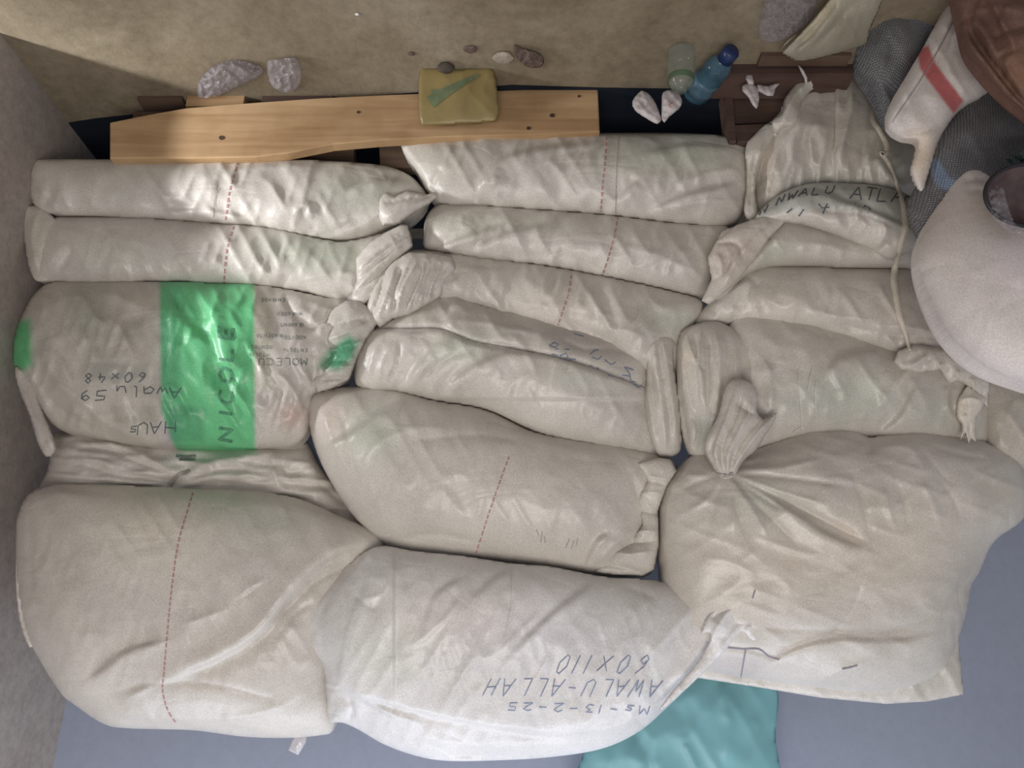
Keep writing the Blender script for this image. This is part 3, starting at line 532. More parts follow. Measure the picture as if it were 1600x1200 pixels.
blob('open_mouth_edge', [(1222, 175), (1228, 150), (1262, 110), (1300, 92), (1325, 86), (1340, 82), (1336, 92), (1310, 104), (1303, 128), (1270, 140), (1252, 162), (1246, 195), (1222, 200), (1210, 215), (1206, 190)], C1, T=.03, Tb=.015, off=-.06, step=2.6,
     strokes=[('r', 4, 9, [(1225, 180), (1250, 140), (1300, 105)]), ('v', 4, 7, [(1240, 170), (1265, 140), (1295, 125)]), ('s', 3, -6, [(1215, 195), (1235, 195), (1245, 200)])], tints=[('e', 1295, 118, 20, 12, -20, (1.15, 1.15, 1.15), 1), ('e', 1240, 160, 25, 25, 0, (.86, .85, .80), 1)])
blob('frayed_side', [(1165, 230), (1178, 212), (1200, 192), (1215, 200), (1202, 230), (1188, 260), (1180, 300), (1186, 340), (1172, 344), (1162, 330), (1166, 290)], C1, T=.03, Tb=.02, off=-.045, step=2.6, strokes=[('v', 3, 7, [(1172, 330), (1172, 280), (1182, 240)]), ('r', 3, 6, [(1180, 330), (1177, 280), (1192, 225)])], tints=[('e', 1180, 260, 30, 80, 0, (.92, .91, .86), 1)])

C2 = sack('sack of the right stack with blue handwriting along its curved upper flap', 1290, 400)
blob('body', [(1118, 470), (1120, 440), (1118, 400), (1122, 365), (1160, 350), (1190, 342), (1220, 338), (1280, 345), (1360, 355), (1430, 365), (1446, 380), (1436, 418), (1400, 420), (1300, 418), (1230, 416), (1190, 420), (1160, 436), (1140, 460)],
     C2, T=.09, off=-.01, strokes=[('f', 9, 12, [(1165, 425), (1190, 390), (1225, 350)]), ('r', 9, 10, [(1135, 450), (1150, 400), (1200, 350)]), ('v', 6, 10, [(1135, 375), (1160, 385), (1170, 400)]), ('v', 6, 8, [(1230, 345), (1300, 360), (1370, 392), (1420, 405)]), ('r', 8, 7, [(1250, 380), (1300, 385), (1360, 405)]), ('r', 5, 8, [(1140, 440), (1148, 410), (1142, 390)])],
     tints=[('e', 1210, 395, 50, 18, 0, (.88, .93, .88), 1), ('e', 1150, 390, 30, 40, 0, (1, .96, .92), 1)])
blob('curved_flap', [(1180, 345), (1195, 322), (1225, 300), (1265, 287), (1320, 286), (1380, 292), (1430, 310), (1448, 345), (1452, 370), (1432, 392), (1405, 398), (1390, 405), (1350, 385), (1300, 366), (1250, 350), (1215, 348)],
     C2, T=.07, Tb=.05, off=-.075, step=3, strokes=[('f', 7, 8, [(1200, 330), (1260, 298), (1330, 318), (1400, 345), (1440, 360)]), ('v', 6, 8, [(1275, 325), (1300, 330), (1350, 335), (1400, 355)]), ('r', 7, 9, [(1330, 345), (1338, 330), (1340, 350)]), ('v', 6, 8, [(1340, 380), (1360, 350), (1345, 335)]), ('r', 8, 9, [(1370, 390), (1385, 360), (1375, 345)]), ('v', 6, 10, [(1372, 392), (1385, 380), (1400, 375)])],
     tints=[('p', [(1170, 360), (1215, 290), (1330, 280), (1450, 300), (1460, 390), (1400, 355), (1340, 328), (1270, 325), (1200, 338)], (.74, .80, .80), 8)])
stripes_each('handwriting', C2, word('WALU', (1208, 322), (.95, -.30), (.25, -1), 13, 15, .1, 1.6, .4)[:0] + word('N', (1212, 321), (.9, -.5), (.3, -1), 12, 13) + word('W', (1228, 314), (.95, -.3), (.3, -1), 12, 14) + word('ALU', (1247, 307), (.99, -.1), (.3, -1), 12, 14, .1, 1.5)
        + word('ATLAH', (1328, 311), (1, .07), (.2, -1), 20, 17, .1, 1.25, .4) + word('N', (1186, 336), (.9, -.4), (.3, -1), 12, 12)
        + [[(1229, 333), (1238, 326)], [(1248, 338), (1256, 327)], [(1279, 318), (1284, 325), (1296, 324)], [(1286, 334), (1293, 318)], [(1332, 327), (1337, 318)], [(1345, 331), (1352, 321), (1360, 326), (1357, 333)]], 2.0, INKD, lift=.0022, smooth=False)
end_piece(C2, 'crumpled_end', [(1096, 470), (1112, 436), (1106, 402), (1120, 376), (1150, 352), (1190, 338), (1236, 336), (1222, 352), (1200, 376), (1180, 404), (1160, 430), (1130, 460), (1108, 476)], [('r', 5, 10, [(1130, 455), (1155, 400), (1205, 350)]), ('v', 5, 10, [(1118, 380), (1150, 380), (1160, 405)]), ('v', 4, 8, [(1115, 440), (1135, 420), (1150, 380)]), ('r', 4, 9, [(1125, 440), (1128, 415), (1120, 395)])], T=.03, off=-.085, tints=[('e', 1150, 400, 60, 60, 0, (1.0, .94, .90), 1)])
C3 = sack('right-stack sack with the loose cream tie across its plain front, beside the curved flap one', 1300, 500)
blob('body', [(1085, 505), (1100, 480), (1130, 455), (1165, 425), (1195, 415), (1230, 414), (1300, 417), (1400, 420), (1440, 420), (1470, 470), (1510, 520), (1545, 560), (1545, 600), (1480, 585), (1420, 570), (1360, 548), (1300, 528), (1230, 515), (1160, 505), (1110, 512)],
     C3, T=.09, strokes=[('f', 7, 9, [(1110, 480), (1150, 445), (1175, 430)]), ('v', 6, 9, [(1165, 430), (1180, 440), (1182, 450)]), ('r', 9, 9, [(1190, 465), (1230, 480), (1250, 455)]), ('r', 8, 7, [(1260, 480), (1310, 495), (1370, 500)]), ('v', 7, 8, [(1290, 505), (1350, 515), (1400, 525), (1450, 525), (1500, 535)]), ('r', 8, 8, [(1380, 510), (1440, 515), (1500, 545)]), ('v', 6, 7, [(1300, 440), (1300, 470), (1290, 495)]), ('r', 5, 6, [(1200, 455), (1205, 450)])],
     tints=[('e', 1200, 480, 60, 25, 0, (1.03, 1, .97), 1), ('e', 1420, 500, 60, 30, 15, (.92, .90, .89), 1)])
C4 = sack('greyish right-stack sack with a pleated left mouth and bright torn right corner', 1330, 600)
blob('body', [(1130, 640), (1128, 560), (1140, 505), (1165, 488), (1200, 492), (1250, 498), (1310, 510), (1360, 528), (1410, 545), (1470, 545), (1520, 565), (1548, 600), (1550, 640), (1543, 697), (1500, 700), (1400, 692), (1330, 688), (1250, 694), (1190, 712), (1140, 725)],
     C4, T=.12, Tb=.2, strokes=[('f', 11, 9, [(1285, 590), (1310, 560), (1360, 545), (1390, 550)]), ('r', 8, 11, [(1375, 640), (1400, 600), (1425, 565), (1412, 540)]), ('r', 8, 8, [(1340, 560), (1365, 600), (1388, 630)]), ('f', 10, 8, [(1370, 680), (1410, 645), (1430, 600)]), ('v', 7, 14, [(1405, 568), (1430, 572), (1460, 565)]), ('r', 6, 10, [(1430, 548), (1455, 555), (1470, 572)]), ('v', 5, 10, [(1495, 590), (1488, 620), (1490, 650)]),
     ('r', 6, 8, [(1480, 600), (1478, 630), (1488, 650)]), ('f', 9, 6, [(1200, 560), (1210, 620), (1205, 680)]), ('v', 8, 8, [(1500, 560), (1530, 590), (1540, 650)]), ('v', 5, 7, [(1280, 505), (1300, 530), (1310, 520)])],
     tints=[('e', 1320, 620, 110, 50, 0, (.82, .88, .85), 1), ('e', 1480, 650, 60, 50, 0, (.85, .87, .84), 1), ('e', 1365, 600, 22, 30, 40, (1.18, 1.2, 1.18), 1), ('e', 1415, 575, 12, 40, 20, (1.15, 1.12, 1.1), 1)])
blob('pleated_mouth', [(1056, 560), (1060, 530), (1068, 514), (1095, 504), (1120, 502), (1150, 515), (1175, 530), (1182, 560), (1184, 600), (1190, 640), (1180, 680), (1150, 712), (1110, 716), (1080, 712), (1068, 690), (1060, 640)], C4, T=.075, Tb=.05, off=-.03, step=2.6, wr=.002, wang=95,
     strokes=[('r', 3.5, 12, [(1072, 515), (1078, 545), (1095, 580), (1100, 640)]), ('v', 3.5, 10, [(1085, 520), (1088, 560), (1100, 580)]), ('r', 3.5, 10, [(1095, 515), (1092, 560), (1096, 640)]), ('v', 4, 10, [(1104, 520), (1106, 580), (1105, 640)]), ('r', 3.5, 10, [(1118, 515), (1125, 560), (1118, 640), (1105, 690)]), ('v', 3.5, 10, [(1135, 520), (1138, 560), (1125, 640)]),
     ('r', 3.5, 10, [(1150, 530), (1148, 590), (1128, 650), (1108, 700)]), ('v', 3.5, 10, [(1160, 540), (1160, 590), (1140, 640)]), ('r', 3.5, 8, [(1175, 545), (1172, 580), (1180, 600)]), ('v', 5, 14, [(1080, 645), (1092, 670), (1085, 705)]), ('r', 4, 8, [(1065, 560), (1075, 610), (1085, 650)]), ('v', 4, 8, [(1060, 600), (1068, 650), (1076, 700)]), ('r', 4, 9, [(1152, 600), (1175, 600), (1188, 625)]), ('v', 4, 12, [(1145, 622), (1165, 635), (1175, 645)])],
     tints=[('e', 1075, 560, 12, 30, 0, (1.05, 1.02, .95), 1), ('e', 1095, 670, 22, 35, 0, (.82, .87, .85), 1)])
blob('torn_corner', [(1494, 640), (1497, 622), (1512, 602), (1526, 612), (1541, 622), (1534, 640), (1526, 652), (1524, 672), (1526, 692), (1518, 684), (1514, 694), (1508, 676), (1500, 690), (1504, 664), (1495, 652)], C4, T=.022, Tb=.012, off=-.085, step=2.0, smoothed=False, strokes=[('v', 3, 9, [(1510, 625), (1508, 650)]), ('r', 3, 8, [(1500, 625), (1518, 622), (1535, 628)]), ('v', 2.5, 8, [(1515, 660), (1516, 690)])], tints=[('e', 1515, 635, 60, 60, 0, (1.2, 1.18, 1.12), 1)])
stripes_each('loose_thread', C4, [[(1249, 575), (1248, 600), (1252, 640), (1254, 670)], [(1270, 572), (1266, 592), (1262, 610)], [(1276, 596), (1274, 615), (1275, 645)], [(1240, 676), (1252, 668), (1256, 675)]], 1.4, THREAD, lift=.004)
end_piece(C4, 'crumpled_end', [(1394, 566), (1404, 548), (1430, 538), (1476, 544), (1522, 566), (1546, 598), (1544, 640), (1524, 612), (1500, 596), (1482, 600), (1468, 578), (1440, 582), (1408, 580)], pleats((1400, 560), (1540, 630), (1430, 545), (1540, 600), 9, 9, 4, 4, 11), T=.03, off=-.075)
C6 = sack('mostly hidden beige sack at the far right, behind the big tied sack', 1590, 640)
blob('body', [(1520, 570), (1570, 580), (1620, 592), (1650, 620), (1655, 700), (1610, 738), (1545, 730), (1532, 660)], C6, T=.09, Tb=.15, off=.02, tints=[('e', 1600, 650, 100, 100, 0, (.86, .85, .80), 1)])

C5 = sack('large topmost sack of the right stack, tied in a knot with radiating pleats', 1300, 800)
K = (1135, 738); st = []
for i, (x, y, am) in enumerate([(1225, 800, 12), (1300, 790, 9), (1360, 850, 14), (1290, 830, 10), (1245, 850, 9), (1200, 840, 11), (1172, 850, 12), (1145, 830, 10), (1110, 820, 8), (1075, 800, 9), (1060, 770, 9), (1065, 740, 7), (1200, 722, 9), (1290, 715, 8), (1330, 760, 9)]):
    m = ((K[0] + x) / 2 + (6 if i % 2 else -4), (K[1] + y) / 2 + (5 if i % 2 else -3))
    st.append(('r' if i % 2 else 'v', 7 if am > 10 else 5.5, am * .9, [K, m, (x, y)]))
st += [('f', 11, 12, [(1200, 770), (1260, 815), (1320, 845), (1352, 858)]), ('v', 7, 8, [(1330, 735), (1350, 790), (1362, 850)]), ('v', 6, 12, [(1345, 672), (1358, 690), (1362, 712)]), ('r', 10, 7, [(1280, 680), (1330, 690), (1355, 700)]), ('r', 9, 7, [(1370, 700), (1420, 700), (1450, 740)]), ('v', 9, 7, [(1430, 690), (1470, 740), (1490, 760)]),
       ('r', 7, 8, [(1380, 760), (1390, 800), (1400, 830)]), ('v', 7, 7, [(1400, 750), (1415, 790), (1420, 830)]), ('r', 7, 8, [(1440, 750), (1460, 790), (1470, 820)]), ('v', 6, 6, [(1460, 740), (1490, 780), (1500, 810)]), ('r', 7, 7, [(1540, 710), (1555, 730), (1556, 760)]), ('v', 10, 6, [(1440, 690), (1500, 710), (1570, 720)]),
       ('v', 8, 5, [(1100, 975), (1250, 985), (1400, 985), (1480, 940)]), ('r', 8, 5, [(1480, 960), (1440, 940), (1500, 900)]), ('v', 9, 6, [(1290, 1005), (1330, 950), (1350, 900)]), ('v', 7, 7, [(1510, 900), (1480, 950), (1470, 980)]), ('f', 9, 6, [(1180, 1060), (1230, 1020), (1300, 1000), (1400, 1000), (1480, 985)]),
       ('r', 6, 5, [(1270, 1070), (1330, 1040), (1400, 1030)]), ('v', 5, 7, [(1130, 1012), (1170, 1015), (1215, 1028)])]
blob('body', [(1028, 850), (1028, 800), (1038, 760), (1060, 730), (1085, 708), (1115, 706), (1140, 715), (1180, 700), (1230, 682), (1262, 670), (1310, 668), (1340, 672), (1358, 682), (1390, 676), (1440, 672), (1500, 682), (1545, 692), (1585, 715), (1606, 750), (1608, 790), (1595, 815), (1560, 840), (1545, 860), (1530, 895), (1518, 915), (1512, 950), (1502, 985), (1494, 1010), (1470, 1050), (1400, 1080), (1300, 1078), (1200, 1065), (1110, 1050), (1050, 1020), (1038, 960), (1032, 900)],
     C5, T=.19, Tb=.2, off=-.015, strokes=st, wr=.0022, wang=20,
     tints=[('e', 1180, 780, 60, 40, 0, (.93, .98, .96), 1), ('e', 1400, 850, 120, 70, 0, (.96, .93, .89), 1), ('e', 1240, 880, 150, 60, 0, (1.03, .99, .94), 1), ('e', 1560, 760, 50, 60, 0, (.93, .91, .87), 1), ('p', [(1060, 1012), (1215, 1030), (1150, 1080), (1060, 1080)], (.86, .84, .87), 6)])
blob('flat_hem', [(1060, 1020), (1110, 1025), (1200, 1030), (1330, 1028), (1420, 1010), (1470, 990), (1488, 984), (1498, 1000), (1506, 1085), (1450, 1096), (1385, 1100), (1280, 1090), (1180, 1073), (1095, 1060), (1050, 1056)], C5, T=.03, Tb=.02, off=-.015, step=3.2, smoothed=False, strokes=[('v', 7, 5, [(1430, 1095), (1460, 1060), (1480, 1000)]), ('r', 5, 4, [(1460, 1090), (1480, 1070), (1500, 1050)])],
     tints=[('e', 1460, 1040, 20, 50, 20, (.86, .90, .88), 1)])
blob('gathered_mouth', [(1128, 748), (1110, 722), (1100, 702), (1104, 682), (1122, 650), (1134, 605), (1150, 592), (1172, 598), (1184, 618), (1182, 640), (1192, 654), (1213, 645), (1208, 662), (1196, 680), (1182, 702), (1162, 720), (1146, 746)], C5, T=.05, Tb=.03, off=-.125, step=2.2, wr=.002, power=.4,
     strokes=[('r', 3, 14, [(1130, 745), (1118, 705), (1140, 640), (1150, 605)]), ('v', 3, 13, [(1134, 745), (1128, 700), (1150, 650), (1160, 610)]), ('r', 3, 13, [(1137, 745), (1140, 705), (1162, 660), (1175, 625)]), ('v', 3, 13, [(1140, 745), (1150, 705), (1172, 672), (1188, 655)]), ('r', 3, 12, [(1142, 742), (1160, 710), (1185, 675), (1208, 652)]), ('v', 3, 9, [(1124, 742), (1110, 708), (1118, 680)]), ('v', 5, 14, [(1150, 628), (1165, 640), (1178, 648)]), ('r', 3, 8, [(1120, 735), (1106, 705)]), ('v', 3, 9, [(1148, 735), (1172, 710), (1195, 685)])])
stripes('tie_string', C5, [[(1118, 735), (1126, 742), (1136, 744), (1146, 740)]], 5, GREY, lift=.004)
stripes_each('frayed_thread', C5, [[(1185, 655), (1200, 640), (1212, 636)], [(1195, 660), (1215, 650), (1240, 652)], [(1195, 668), (1210, 668), (1235, 662)]], 1.5, THREAD, lift=.004)
stripes_each('dark_stain_mark', C5, [[(1132, 1012), (1160, 1014), (1186, 1015), (1200, 1025), (1218, 1031)], [(1316, 1046), (1330, 1043), (1340, 1040)], [(1165, 1016), (1160, 1045), (1157, 1060)], [(1180, 922), (1176, 935)]], 2.0, plain('violet_grey_stain', (.24, .22, .26), .8), lift=.003)

# thin tie hanging over the right stack
tie_pts = [(1368, 165), (1362, 185), (1372, 205), (1384, 225), (1384, 240), (1376, 240), (1388, 255), (1402, 290), (1412, 330), (1414, 355), (1404, 395), (1397, 430), (1402, 480), (1414, 520), (1422, 548)]
def loose_strip(name, pts, widths, keys, lift, thick, mat, parent=None):
    c = catmull(pts, False, 5.0); n = len(c); g = np.gradient(c, axis=0); g /= np.maximum(np.hypot(*g.T), 1e-6)[:, None]; nn = np.stack([-g[:, 1], g[:, 0]], 1)
    ds = []
    for p in c:
        b = [hit(k, *p) for k in keys]; b = [x[3] for x in b if x]
        ds.append(min(b) if b else (ds[-1] if ds else 1.9))
    ds = np.array(ds); k = np.ones(5) / 5; dd = np.convolve(np.pad(ds, 2, 'edge'), k, 'valid'); ds = np.minimum(ds, dd) - lift
    V, Fc = [], []
    for i in range(n):
        ww = np.interp(i / (n - 1), np.linspace(0, 1, len(widths)), widths)
        for s_, e in ((1, 0), (-1, 0), (-1, 1), (1, 1)):
            q = c[i] + nn[i] * ww / 2 * s_; V.append(tuple(CAM + ray(*q) * (ds[i] + e * thick + (.002 if s_ > 0 else 0))))
        if i:
            a, b = 4 * (i - 1), 4 * i
            for j in range(4): Fc.append([a + j, a + (j + 1) % 4, b + (j + 1) % 4, b + j])
    Fc += [[0, 1, 2, 3][::-1], [4 * n - 4, 4 * n - 3, 4 * n - 2, 4 * n - 1]]
    return link_mesh(name, V, Fc, mat, parent)
tie = loose_strip('sack_tie', tie_pts, [7, 11, 9, 5, 9, 13, 9, 11, 13, 8, 4], [C1, C2, C3, C4], .008, .0015, SACK)
tie.data.color_attributes.new('tint', 'FLOAT_COLOR', 'POINT').data.foreach_set('color', [1.05, 1.02, .95, 1.0] * len(tie.data.vertices))
props(tie, 'long thin cream plastic tie hanging loose across the right stack', 'tie')

# ---------------------------------------------------------------- goods at the right edge
GR = 'sacks heaped at the right edge'
D5 = sack('grey coarse-weave sack with a pale blue patch, touching the cream sheet', 1400, 90, GR, 1.5)
blob('body', [(1338, 60), (1352, 20), (1365, -20), (1420, -60), (1520, -60), (1500, 20), (1450, 100), (1420, 160), (1400, 205), (1380, 190), (1362, 140), (1340, 110)], D5, mat=SACKG, T=.1, Tb=.1, base=1.47, gy=.0003, tints=[('e', 1458, 5, 22, 30, 0, (1.25, 1.55, 2.0), 1), ('e', 1380, 60, 40, 80, 0, (.85, .86, .78), 1)], wr=.004)
D3 = sack('white sack with a broad red stripe and dark seam, beside the brown one', 1460, 150, GR, 1.4)
blob('body', [(1384, 195), (1392, 160), (1420, 112), (1450, 60), (1480, 0), (1495, -50), (1560, -50), (1570, 80), (1556, 128), (1535, 150), (1500, 172), (1470, 215), (1450, 275), (1440, 300), (1424, 268), (1430, 240), (1432, 218), (1405, 216)], D3, mat=SACKR, T=.07, Tb=.06, base=1.38, gy=.0002, wr=.002, strokes=[('f', 8, 7, [(1500, 10), (1460, 90), (1420, 150), (1390, 200)]), ('v', 6, 10, [(1400, 214), (1440, 205), (1475, 195), (1510, 180)])],
     tints=[('p', [(1432, 80), (1450, 70), (1462, 100), (1506, 158), (1490, 178), (1450, 125), (1438, 108)], (.78, .26, .28), 2), ('e', 1440, 240, 25, 40, 0, (1.0, .92, .78), 1)])
stripes('dark_seam', D3, [[(1498, 15), (1480, 52), (1455, 98), (1430, 138), (1400, 182), (1394, 192)]], 1.8, GREY, lift=.002)
D4 = sack('brown dusty sack in the top right corner', 1560, 60, GR, 1.25)
blob('body', [(1484, -60), (1490, 0), (1500, 40), (1510, 82), (1540, 118), (1565, 145), (1600, 175), (1680, 230), (1720, 100), (1700, -60)], D4, mat=SACKB, T=.1, Tb=.08, base=1.24, wr=.006, strokes=[('f', 7, 14, [(1508, 20), (1516, 60), (1545, 100), (1580, 145), (1620, 185)]), ('v', 7, 8, [(1550, 60), (1580, 45), (1610, 40)]), ('v', 7, 6, [(1530, 95), (1560, 90), (1600, 70)]), ('r', 9, 7, [(1520, 20), (1560, 10), (1600, 20)])],
     tints=[('e', 1590, 110, 40, 50, 30, (1.15, 1.15, .95), 1)])
D2 = sack('grey woven sack with a pale blue stripe, touching the round white sack', 1510, 260, GR, 1.4)
blob('body', [(1418, 320), (1432, 290), (1445, 270), (1450, 240), (1462, 210), (1485, 180), (1520, 150), (1548, 138), (1580, 150), (1620, 172), (1700, 210), (1700, 320), (1620, 340), (1540, 360), (1470, 380), (1440, 375), (1425, 350)], D2, mat=SACKG, T=.09, Tb=.06, base=1.45, gy=.0002, wr=.003, strokes=[('r', 10, 6, [(1460, 300), (1480, 240), (1530, 190)]), ('v', 10, 5, [(1560, 220), (1600, 210), (1640, 215)])],
     tints=[('p', [(1452, 250), (1466, 248), (1482, 276), (1500, 286), (1494, 306), (1466, 292), (1454, 272)], (1.3, 1.62, 2.1), 3), ('p', [(1400, 400), (1412, 300), (1452, 262), (1470, 296), (1500, 310), (1460, 400)], (.95, .92, .88), 5)])
D1 = sack('round plump off-white sack with a knotted tip at the right edge', 1540, 450, GR, 1.45)
blob('body', [(1432, 395), (1440, 365), (1455, 335), (1478, 300), (1496, 268), (1510, 252), (1530, 248), (1550, 262), (1556, 282), (1580, 290), (1640, 300), (1720, 360), (1740, 500), (1700, 600), (1640, 612), (1600, 598), (1560, 585), (1520, 560), (1485, 525), (1455, 470), (1438, 425)],
     D1, mat=SACKR, T=.13, Tb=.15, base=1.40, gx=-.0001, wr=.0008, strokes=[('v', 5, 7, [(1505, 285), (1525, 278), (1545, 285)]), ('r', 5, 6, [(1505, 275), (1530, 265), (1550, 275)]), ('v', 5, 6, [(1510, 300), (1530, 296), (1550, 305)])], tints=[('e', 1600, 420, 70, 60, 0, (1.0, .98, 1.04), 1)])

# round black-rimmed tray on the white sack
def torus(name, c, r, rr, n, mat, parent, rx=1.0, ry=1.0, ux=Vector((1, 0, 0)), uy=Vector((0, 0, 1)), segs=56):
    V, Fc = [], []; un = ux.cross(uy)
    for i in range(segs):
        a = 2 * math.pi * i / segs; d = ux * math.cos(a) * rx + uy * math.sin(a) * ry
        for j in range(10):
            b = 2 * math.pi * j / 10; V.append(tuple(c + d * r + d.normalized() * rr * math.cos(b) + un * rr * math.sin(b)))
    for i in range(segs):
        for j in range(10): Fc.append([i * 10 + j, i * 10 + (j + 1) % 10, ((i + 1) % segs) * 10 + (j + 1) % 10, ((i + 1) % segs) * 10 + j])
    return link_mesh(name, V, Fc, mat, parent)
RIM = plain('black_wire', (.02, .018, .022), .45, .1, 40)
DARKT = plain('dark_maroon_dish', (.085, .055, .055), .45, .35, 30)
CLEAR = plain('clear_crinkled_plastic', (.46, .42, .46), .14, .15, 60, .8, alpha=.27, spec=.9)
BR = at(1610, 305, 1.22); bc = Vector(BR.tolist())
BT = thing('round_tray', bc, 'round dark tray with a thin black rim resting on the round white sack', 'tray')
ux = Vector((1, 0, 0)); uy = Vector((0, -.30, .954)).normalized(); un = ux.cross(uy) * -1  # facing up and forward
px_m = 1.22 / cT / F
torus('rim', bc, 1.0, .0040, None, RIM, BT, rx=77 * px_m * 1.02, ry=57 * px_m * .97, ux=ux, uy=uy)
def dish(name, c, rx, ry, depth, mat, parent, sgn):
    V, Fc = [], []; R_, A_ = 10, 40; nrm = ux.cross(uy).normalized()
    if nrm.y > 0: nrm = -nrm
    for i in range(R_ + 1):
        r = i / R_
        for j in range(A_):
            a = 2 * math.pi * j / A_
            V.append(tuple(c + ux * math.cos(a) * rx * r + uy * math.sin(a) * ry * r + nrm * sgn * depth * (1 - r ** 2.5)))
    for i in range(R_):
        for j in range(A_): Fc.append([i * A_ + j, i * A_ + (j + 1) % A_, (i + 1) * A_ + (j + 1) % A_, (i + 1) * A_ + j])
    return link_mesh(name, V, Fc, mat, parent)
dish('pan', bc, 76 * px_m, 55 * px_m, .03, DARKT, BT, 1)
def crumple(name, outline, D, mat, label, cat, T=.02, seed=3, parent=None, wr=.008, wscale=9, group=None, Tb=.004, gy=0.0):
    r = parent or root(name, np.mean([p[0] for p in outline]), np.mean([p[1] for p in outline]), D, label, cat, group)
    o = blob('crumpled_sheet' if parent is None else name, outline, None if parent is None else r, mat=mat, base=D, T=T, Tb=Tb, step=2.5, wr=wr, wscale=wscale, wasp=1.5, wang=35, gy=gy) if parent is not None else None
    if parent is None:
        bpy.data.objects.remove(r)
        o = blob(name, outline, None, mat=mat, base=D, T=T, Tb=Tb, step=2.5, wr=wr, wscale=wscale, wasp=1.5, wang=35, gy=gy)
        props(o, label, cat, group)
    return o
cw = crumple('plastic_wrapper', [(1540, 285), (1552, 275), (1566, 290), (1574, 315), (1584, 345), (1598, 356), (1640, 352), (1640, 362), (1590, 366), (1560, 350), (1545, 325)], 1.235, CLEAR, 'small crinkled clear wrapper inside the round dark tray', 'wrapper', T=.012, wr=.006)
# the dark green cloth corner above the tray
TEALC = plain('dark_teal_cloth', (.06, .085, .085), .8, .3, 40)
gc = crumple('cloth_scrap', [(1570, 252), (1585, 240), (1605, 228), (1660, 215), (1660, 275), (1610, 262), (1590, 258)], 1.28, TEALC, 'dark green cloth scrap above the round tray at the right edge', 'cloth', T=.02)

# ---------------------------------------------------------------- pallets
YW = wood('yellow_pine', (.50, .335, .185), (.36, .22, .115)); BW = wood('old_brown_board', (.20, .135, .095), (.10, .065, .05)); RW = wood('reddish_dark_board', (.125, .078, .064), (.06, .04, .036))
def slab(name, outline, D, thick, mat, parent, gx=0.0):
    """a board: its front outline at distance D, straight back by thick"""
    ol = np.asarray(outline, float); n = len(ol); cx = ol[:, 0].mean()
    f = at(ol[:, 0], ol[:, 1], D + gx * (ol[:, 0] - cx)); b = f + np.array([0, -thick, 0])
    c = f.mean(0); fi = c + (f - c) * np.array([.995, 1, .97]) + np.array([0, .003, 0])
    V = np.vstack([fi, f, b]); Fc = [list(range(n))[::-1], list(range(2 * n, 3 * n))]
    for i in range(n):
        j = (i + 1) % n; Fc += [[i, j, n + j, n + i], [n + i, n + j, 2 * n + j, 2 * n + i]]
    return link_mesh(name, V, Fc, mat, parent, smooth=False)
P1 = root('wooden_pallet', 550, 180, 1.62, 'pale pine pallet with a long yellow front board under the left and middle stacks', 'pallet')
slab('front_board', [(172, 193), (230, 181), (290, 170), (400, 161), (500, 154), (600, 149), (780, 142), (870, 139), (934, 138), (937, 206), (850, 210), (700, 214), (600, 219), (520, 226), (450, 240), (400, 246), (300, 248), (172, 248)], 1.60, .025, YW, P1)
slab('back_board', [(420, 236), (553, 212), (553, 262), (430, 256)], 1.68, .03, BW, P1)
slab('back_board', [(592, 210), (660, 205), (700, 262), (594, 262)], 1.69, .03, BW, P1)
def block(name, a, b, z0, z1, D0, D1, mat, parent):
    xa = float(at(a, 150, D0)[0]); xb = float(at(b, 150, D0)[0])
    return box(name, (xa, -D1, z0), (xb, -D0, z1), mat, parent)
block('foot_board', 215, 285, 0, .012, 1.622, 1.72, BW, P1)
block('foot_board', 293, 382, 0, .035, 1.622, 1.72, YW, P1)
block('foot_board', 410, 520, 0, .035, 1.622, 1.72, RW, P1)
block('foot_board', 555, 655, 0, .035, 1.622, 1.72, BW, P1)
block('foot_board', 835, 920, 0, .03, 1.622, 1.72, BW, P1)
block('corner_block', 640, 680, .02, .14, 1.63, 1.75, RW, P1)
block('corner_block', 860, 930, .03, .14, 1.64, 1.75, BW, P1)
block('corner_block', 215, 290, .02, .12, 1.66, 1.75, BW, P1)
for i, (px, py) in enumerate([(346, 214), (380, 226), (860, 180), (826, 199)]):
    pass
NH = plain('nail_hole', (.06, .035, .02), .9)
for px, py, r in [(346, 215, 3.2), (863, 180, 3), (826, 200, 2.5), (560, 175, 2.0), (905, 150, 1.8)]:
    c = [at(px + r * 1.4 * math.cos(a), py + r * math.sin(a), 1.5955) for a in np.linspace(0, 2 * math.pi, 9)[:-1]]
    c += [q + np.array([0, -.004, 0]) for q in c]
    link_mesh('knot', np.array(c), [list(range(8))[::-1], list(range(8, 16))] + [[k, (k + 1) % 8, 8 + (k + 1) % 8, 8 + k] for k in range(8)], NH, P1, smooth=False)
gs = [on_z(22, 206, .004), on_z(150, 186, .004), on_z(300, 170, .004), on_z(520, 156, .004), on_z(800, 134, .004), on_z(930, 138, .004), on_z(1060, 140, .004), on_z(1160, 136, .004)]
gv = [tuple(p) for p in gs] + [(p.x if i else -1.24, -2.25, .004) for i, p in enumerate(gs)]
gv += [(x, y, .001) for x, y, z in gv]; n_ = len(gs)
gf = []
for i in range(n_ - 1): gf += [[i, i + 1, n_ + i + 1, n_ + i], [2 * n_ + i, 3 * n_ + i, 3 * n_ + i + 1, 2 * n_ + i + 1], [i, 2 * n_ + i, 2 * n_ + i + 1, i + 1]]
GSH = link_mesh('dark_floor_layer', np.array(gv), gf, plain('near_black_navy', (.010, .014, .022), .7, .3, 8, spec=.2), smooth=False)  # thin near-black layer laid over the floor below the pallets
props(GSH, 'thin near-black navy layer on the floor beneath the pallets', 'sheet')
